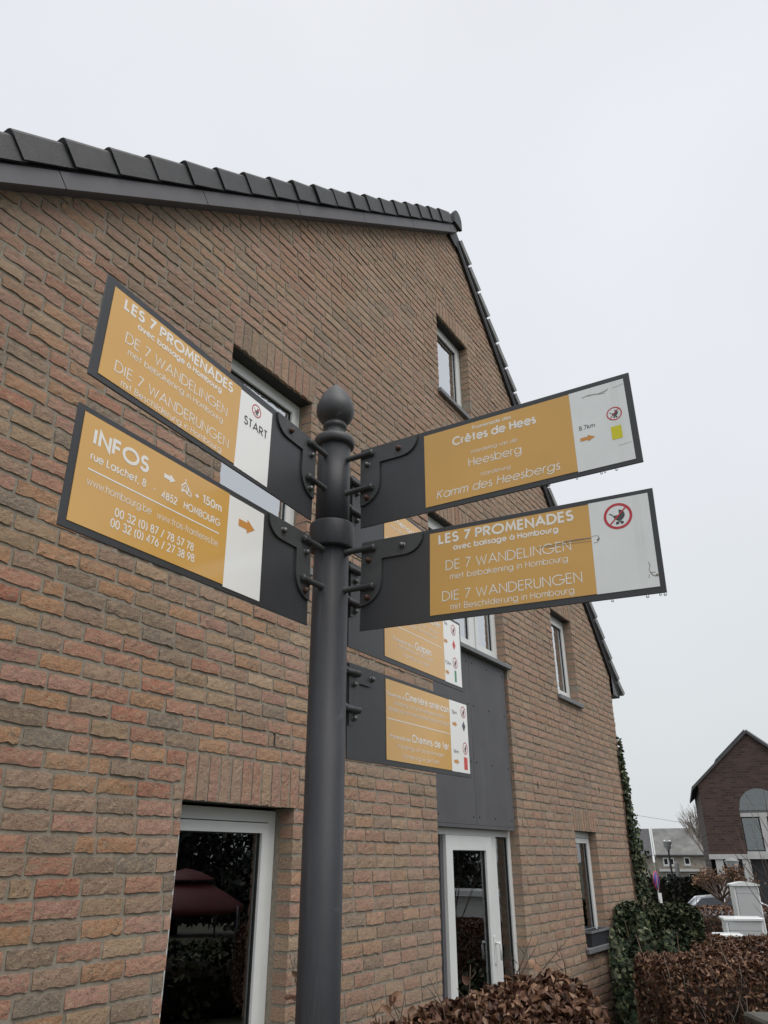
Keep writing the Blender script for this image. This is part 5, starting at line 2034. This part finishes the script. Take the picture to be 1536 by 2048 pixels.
FA = R(-18)
fh, fro = far_house((33.1, 100.0, -2.5), FA, 8.6, 4.75, 7.55, 8.0, 'old_roof', 'stone_wall',
                    'grey roofed stone house with white barge edge beyond the lamp posts', [(.9, 3.4, .62, .85), (1.55, 3.4, .62, .85), (3.3, 3.45, .7, .85)], True)
ba = MB()
ba.add([(-.02, -.5, 4.42), (.14, -.5, 4.42), (.14, 4.0, 7.70), (-.02, 4.0, 7.70), (-.02, -.5, 4.62), (.14, -.5, 4.62), (.14, 4.0, 7.88), (-.02, 4.0, 7.88)],
       [(0, 1, 5, 4), (4, 5, 6, 7), (1, 2, 6, 5), (3, 0, 4, 7)], 'pale_trim')
ba.build('barge_edge', fh)
sk = MB()
sk.add([(1.35, .75, 5.55), (2.15, .75, 5.55), (2.15, 1.75, 6.25), (1.35, 1.75, 6.25)], [(0, 1, 2, 3)], 'pvc')
sk.build('skylight', fro)
ch = MB()
ch.box((4.55, 2.9, 6.3), (5.15, 3.5, 8.35), 'stone_wall')
ch.build('chimney', fro)
far_house((28.6, 101.6, -2.5), FA, 4.5, 4.75, 7.55, 8.0, 'slate_roof', 'stone_wall', 'dark slate roofed house left of the grey roofed one, half behind ivy', [(1.0, 3.4, .7, .85)], False)

# long clipped dark hedge across the car park
hedge('conifer_hedge', (12.6, 44.6, -1.3), (20.5, 45.8, .73), 4200, .22, .13, .3, [(.012, .018, .011), (.018, .024, .014), (.025, .03, .018)], 'leaf',
      'long dark clipped conifer hedge beyond the lamp posts', 'hedge', 12, zmin=-1.2)

# ------------------------------------------------------------------ lamps, posts, signs


def street_lamp(loc, h_, label):
    root = empty('street_lamp', loc)
    tag(root, label, 'street lamp', 'street lamps beyond the hedges')
    p_ = MB()
    p_.lathe([(0, .11), (.5, .11), (.55, .07), (h_ - .62, .05), (h_ - .60, .09), (h_ - .56, .09), (h_ - .54, .05)], 'lamp_metal', 14)
    p_.build('pole', root)
    l_ = MB()
    l_.lathe([(h_ - .53, .10), (h_ - .50, .13), (h_ - .16, .235), (h_ - .14, .24)], 'lamp_glass', 16)
    l_.build('lantern', root)
    c_ = MB()
    c_.lathe([(h_ - .139, .26), (h_ - .11, .25), (h_ - .06, .18), (h_ - .02, .08), (h_, .03)], 'post_concrete', 16)
    c_.build('cap', root)
    return root


street_lamp((16.75, 48, -1.15), 3.86, 'taller street lamp with glass lantern beside a plain grey post')
street_lamp((12.73, 30, -.95), 2.70, 'nearer street lamp before the dark brick building')
gp = MB()
gp.lathe([(0, .15), (2.6, .12), (2.7, .05)], 'post_concrete', 14)
gpo = gp.build('grey_post')
gpo.location = (17.1, 48, -1.15)
tag(gpo, 'plain thick grey post right of the taller street lamp', 'post')

ns = empty('parking_sign', (9.87, 30, -.95))
tag(ns, 'round blue no parking sign with red rim and white plate on a thin pole', 'traffic sign')
p_ = MB()
p_.lathe([(0, .03), (2.2, .03)], 'post_concrete', 10)
p_.build('pole', ns)
d_ = MB()
Mx = Matrix.Translation((-.02, -.05, 1.95)) @ Matrix.Rotation(R(52), 4, 'Z') @ Matrix.Rotation(pi / 2, 4, 'X')
d_.lathe([(-.004, .31), (.004, .31)], 'sign_red', 28, Mx)
d_.lathe([(.005, .275), (.008, .275)], 'sign_blue', 28, Mx)
Mb = Mx @ Matrix.Rotation(R(45), 4, 'Z')
d_.box((-.25, -.022, .0085), (.25, .022, .010), 'sign_red', Mb)
d_.build('disc', ns)
d_ = MB()
d_.box((-.10, -.06, 1.12), (.10, -.045, 1.55), 'pvc', Matrix.Rotation(R(40), 4, 'Z'))
d_.build('plate', ns)

# ------------------------------------------------------------------ parked car


def car(loc, rot):
    root = empty('parked_car', loc, rot)
    tag(root, 'silver estate car parked behind the hedges, left of the white cabinet', 'car')
    b_ = MB()
    prof = [(-2.15, .35), (-2.2, .6), (-2.17, .92), (-1.98, 1.02), (-1.0, 1.02), (.9, .98), (1.7, .88), (2.12, .72), (2.2, .5), (2.15, .3)]
    hw = .86
    vs = [(x, -hw, z) for x, z in prof] + [(x, hw, z) for x, z in prof]
    n = len(prof)
    fs = [tuple(range(n)), tuple(range(2 * n - 1, n - 1, -1))] + [(i, i + n, (i + 1) % n + n, (i + 1) % n) for i in range(n)]
    b_.add(vs, fs, 'car_paint')
    roof = [(-2.0, 1.0, .80), (-1.55, 1.42, .62), (-.9, 1.48, .62), (.1, 1.46, .62), (.95, .99, .78)]
    # roof skin and pillars
    vs = []
    for x, z, w_ in roof[1:4]:
        vs += [(x, -w_, z), (x, w_, z), (x, w_, z - .05), (x, -w_, z - .05)]
    fs = [(0, 1, 5, 4), (4, 5, 9, 8), (3, 7, 6, 2), (7, 11, 10, 6), (0, 4, 7, 3), (4, 8, 11, 7), (1, 2, 6, 5), (5, 6, 10, 9), (0, 3, 2, 1), (8, 9, 10, 11)]
    b_.add(vs, fs, 'car_paint')
    for s_ in (-1, 1):
        for (a_, c_) in ((roof[0], roof[1]), (roof[4], roof[3])):
            b_.tube([(a_[0], s_ * a_[2], a_[1]), (c_[0], s_ * c_[2], c_[1] - .03)], .045, 'car_paint', 6)
        b_.tube([(-.75, s_ * .80, 1.0), (-.75, s_ * .62, 1.44)], .04, 'car_paint', 6)
    b_.build('body', root)
    g_ = MB()
    vs = []
    for x, z, w_ in roof:
        vs += [(x, -w_ + .02, z - .03), (x, w_ - .02, z - .03)]
    for x in (-1.98, -1.5, -.9, .1, .93):
        vs += [(x, -.80, .985), (x, .80, .985)]
    fs = [(0, 2, 3, 1), (6, 8, 9, 7)]
    for i in range(4):
        fs.append((2 * i, 10 + 2 * i, 12 + 2 * i, 2 + 2 * i))
        fs.append((2 * i + 1, 3 + 2 * i, 13 + 2 * i, 11 + 2 * i))
    g_.add(vs, fs, 'car_glass')
    g_.build('window', root)
    for x in (-1.35, 1.35):
        for s_ in (-1, 1):
            w_ = MB()
            w_.lathe([(-.1, .25), (-.1, .31), (-.07, .33), (.07, .33), (.1, .31), (.1, .25)], 'tyre', 18, Matrix.Translation((x, s_ * .79, .33)) @ Matrix.Rotation(pi / 2, 4, 'X'))
            wo = w_.build('wheel', root)
            r_ = MB()
            r_.lathe([(-.105, .22), (.105, .22)], 'car_paint', 14, Matrix.Translation((x, s_ * .79, .33)) @ Matrix.Rotation(pi / 2, 4, 'X'))
            r_.build('rim', wo)
    for s_ in (-1, 1):
        t_ = MB()
        t_.bevel_box((-2.215, s_ * .72 - .12, .72), (-2.15, s_ * .72 + .12, .95), .01, 'tail_light')
        t_.build('tail_light', root)
    return root


car((13.15, 30.6, -.98), R(-14))

# overhead wire far away
wi = MB()
wi.tube([(16.0, 60, 5.15), (18.5, 60, 4.72), (21, 60, 4.33), (23.3, 60, 3.98), (26, 60, 3.75)], .012, 'lamp_metal', 5)
tag(wi.build('overhead_wire'), 'thin overhead cable crossing the sky above the far roofs', 'cable')

# ------------------------------------------------------------------ unseen across the street: conifers, and stand-ins added for the pane reflections
def conifer(loc, h_, rad, seed, label):
    root = empty('conifer', loc)
    tag(root, label, 'tree', 'dark conifers across the street')
    t_ = MB()
    t_.tube([(0, 0, 0), (0, 0, h_ * .9)], [.2, .04], 'bark', 8)
    t_.build('trunk', root)
    rg = np.random.default_rng(seed)
    n = 6000
    z = h_ * (1 - np.sqrt(rg.random(n)) * .96)
    rmax = rad * (1 - z / h_) ** .8 + .1
    a_ = rg.random(n) * 2 * pi
    r_ = rmax * np.sqrt(rg.random(n)) * (1 + .2 * np.sin(a_ * 5 + z * 3))
    P = np.stack([r_ * np.cos(a_), r_ * np.sin(a_), z + .1], 1)
    N_ = np.stack([np.cos(a_), np.sin(a_), .3 + 0 * a_], 1) + rg.normal(size=(n, 3)) * .5
    leaves(P, N_, .34, .16, .3, [(.014, .022, .014), (.02, .03, .018), (.03, .036, .024)], 'leaf', 'crown', root)
    return root


LC = ['tall dark conifer opposite the house, reflected in the door glass', 'broad dark conifer opposite the house, behind the red canopy', 'dark conifer opposite the house, reflected in the left window',
      'dark conifer farthest right across the street', 'dark conifer nearest the village street', 'slim dark conifer between its taller neighbours']
for i, (azd, dist, h_) in enumerate(((62, 27, 8.5), (71, 29, 9.0), (80, 27, 8.6), (89, 28, 9.0), (52, 30, 8.4), (98, 29, 8.0))):
    x, y = dist * sin(R(azd)), dist * cos(R(azd))
    conifer((x, y, ground_h(x, y)), h_, 2.9, 40 + i, LC[i])

gz = empty('canopy_stand_in', (19.6, 8.2, ground_h(19.6, 8.2)))  # red stand-in, added only to be mirrored in the left window
tag(gz, 'unseen red canopy with a small vent cap, added for the left window reflection', 'canopy')
for sx in (-1, 1):
    for sy in (-1, 1):
        l_ = MB()
        l_.tube([(sx * 1.3, sy * 1.3, 0), (sx * 1.3, sy * 1.3, 1.0)], .03, 'lamp_metal', 8)
        l_.build('leg', gz)
c_ = MB()
nseg = 28
prof = [(1.75, .82), (1.74, 1.0), (1.2, 1.32), (.75, 1.55), (.62, 1.60)]
c_.lathe([(z, r_) for r_, z in prof], 'canopy_red', nseg)
c_.build('roof_fabric', gz)
c_ = MB()
c_.lathe([(1.66, .85), (1.70, .83), (1.88, .4), (1.97, .05)], 'canopy_red', nseg)
c_.build('vent_cap', gz)

ww = empty('shed_stand_in', (11.2, 13.6, ground_h(11.2, 13.6)), R(-32))  # pale stand-in, added only to be mirrored in the door glass
tag(ww, 'unseen low pale box, added for the reflection in the glazed door', 'shed')
s_ = MB()
s_.box((-1.5, -.4, 0), (1.5, .8, 1.25), 'render_white')
s_.build('wall', ww)
s_ = MB()
s_.prism([(-1.6, 1.2501), (1.6, 1.2501), (1.6, 1.36), (-1.6, 1.36)], -.5, .9, 'cabinet_shell')
s_.build('roof', ww)

hedge('hedge_stand_in', (5.2, 3.2, 0.0), (6.4, 9.4, 0.75), 5000, .10, .055, .3, IVY, 'ivy_leaf',  # dark stand-in, added to darken what the left window mirrors
      'unseen low dark hedge, added to darken the left window reflection', 'hedge', 31, zmin=.05)
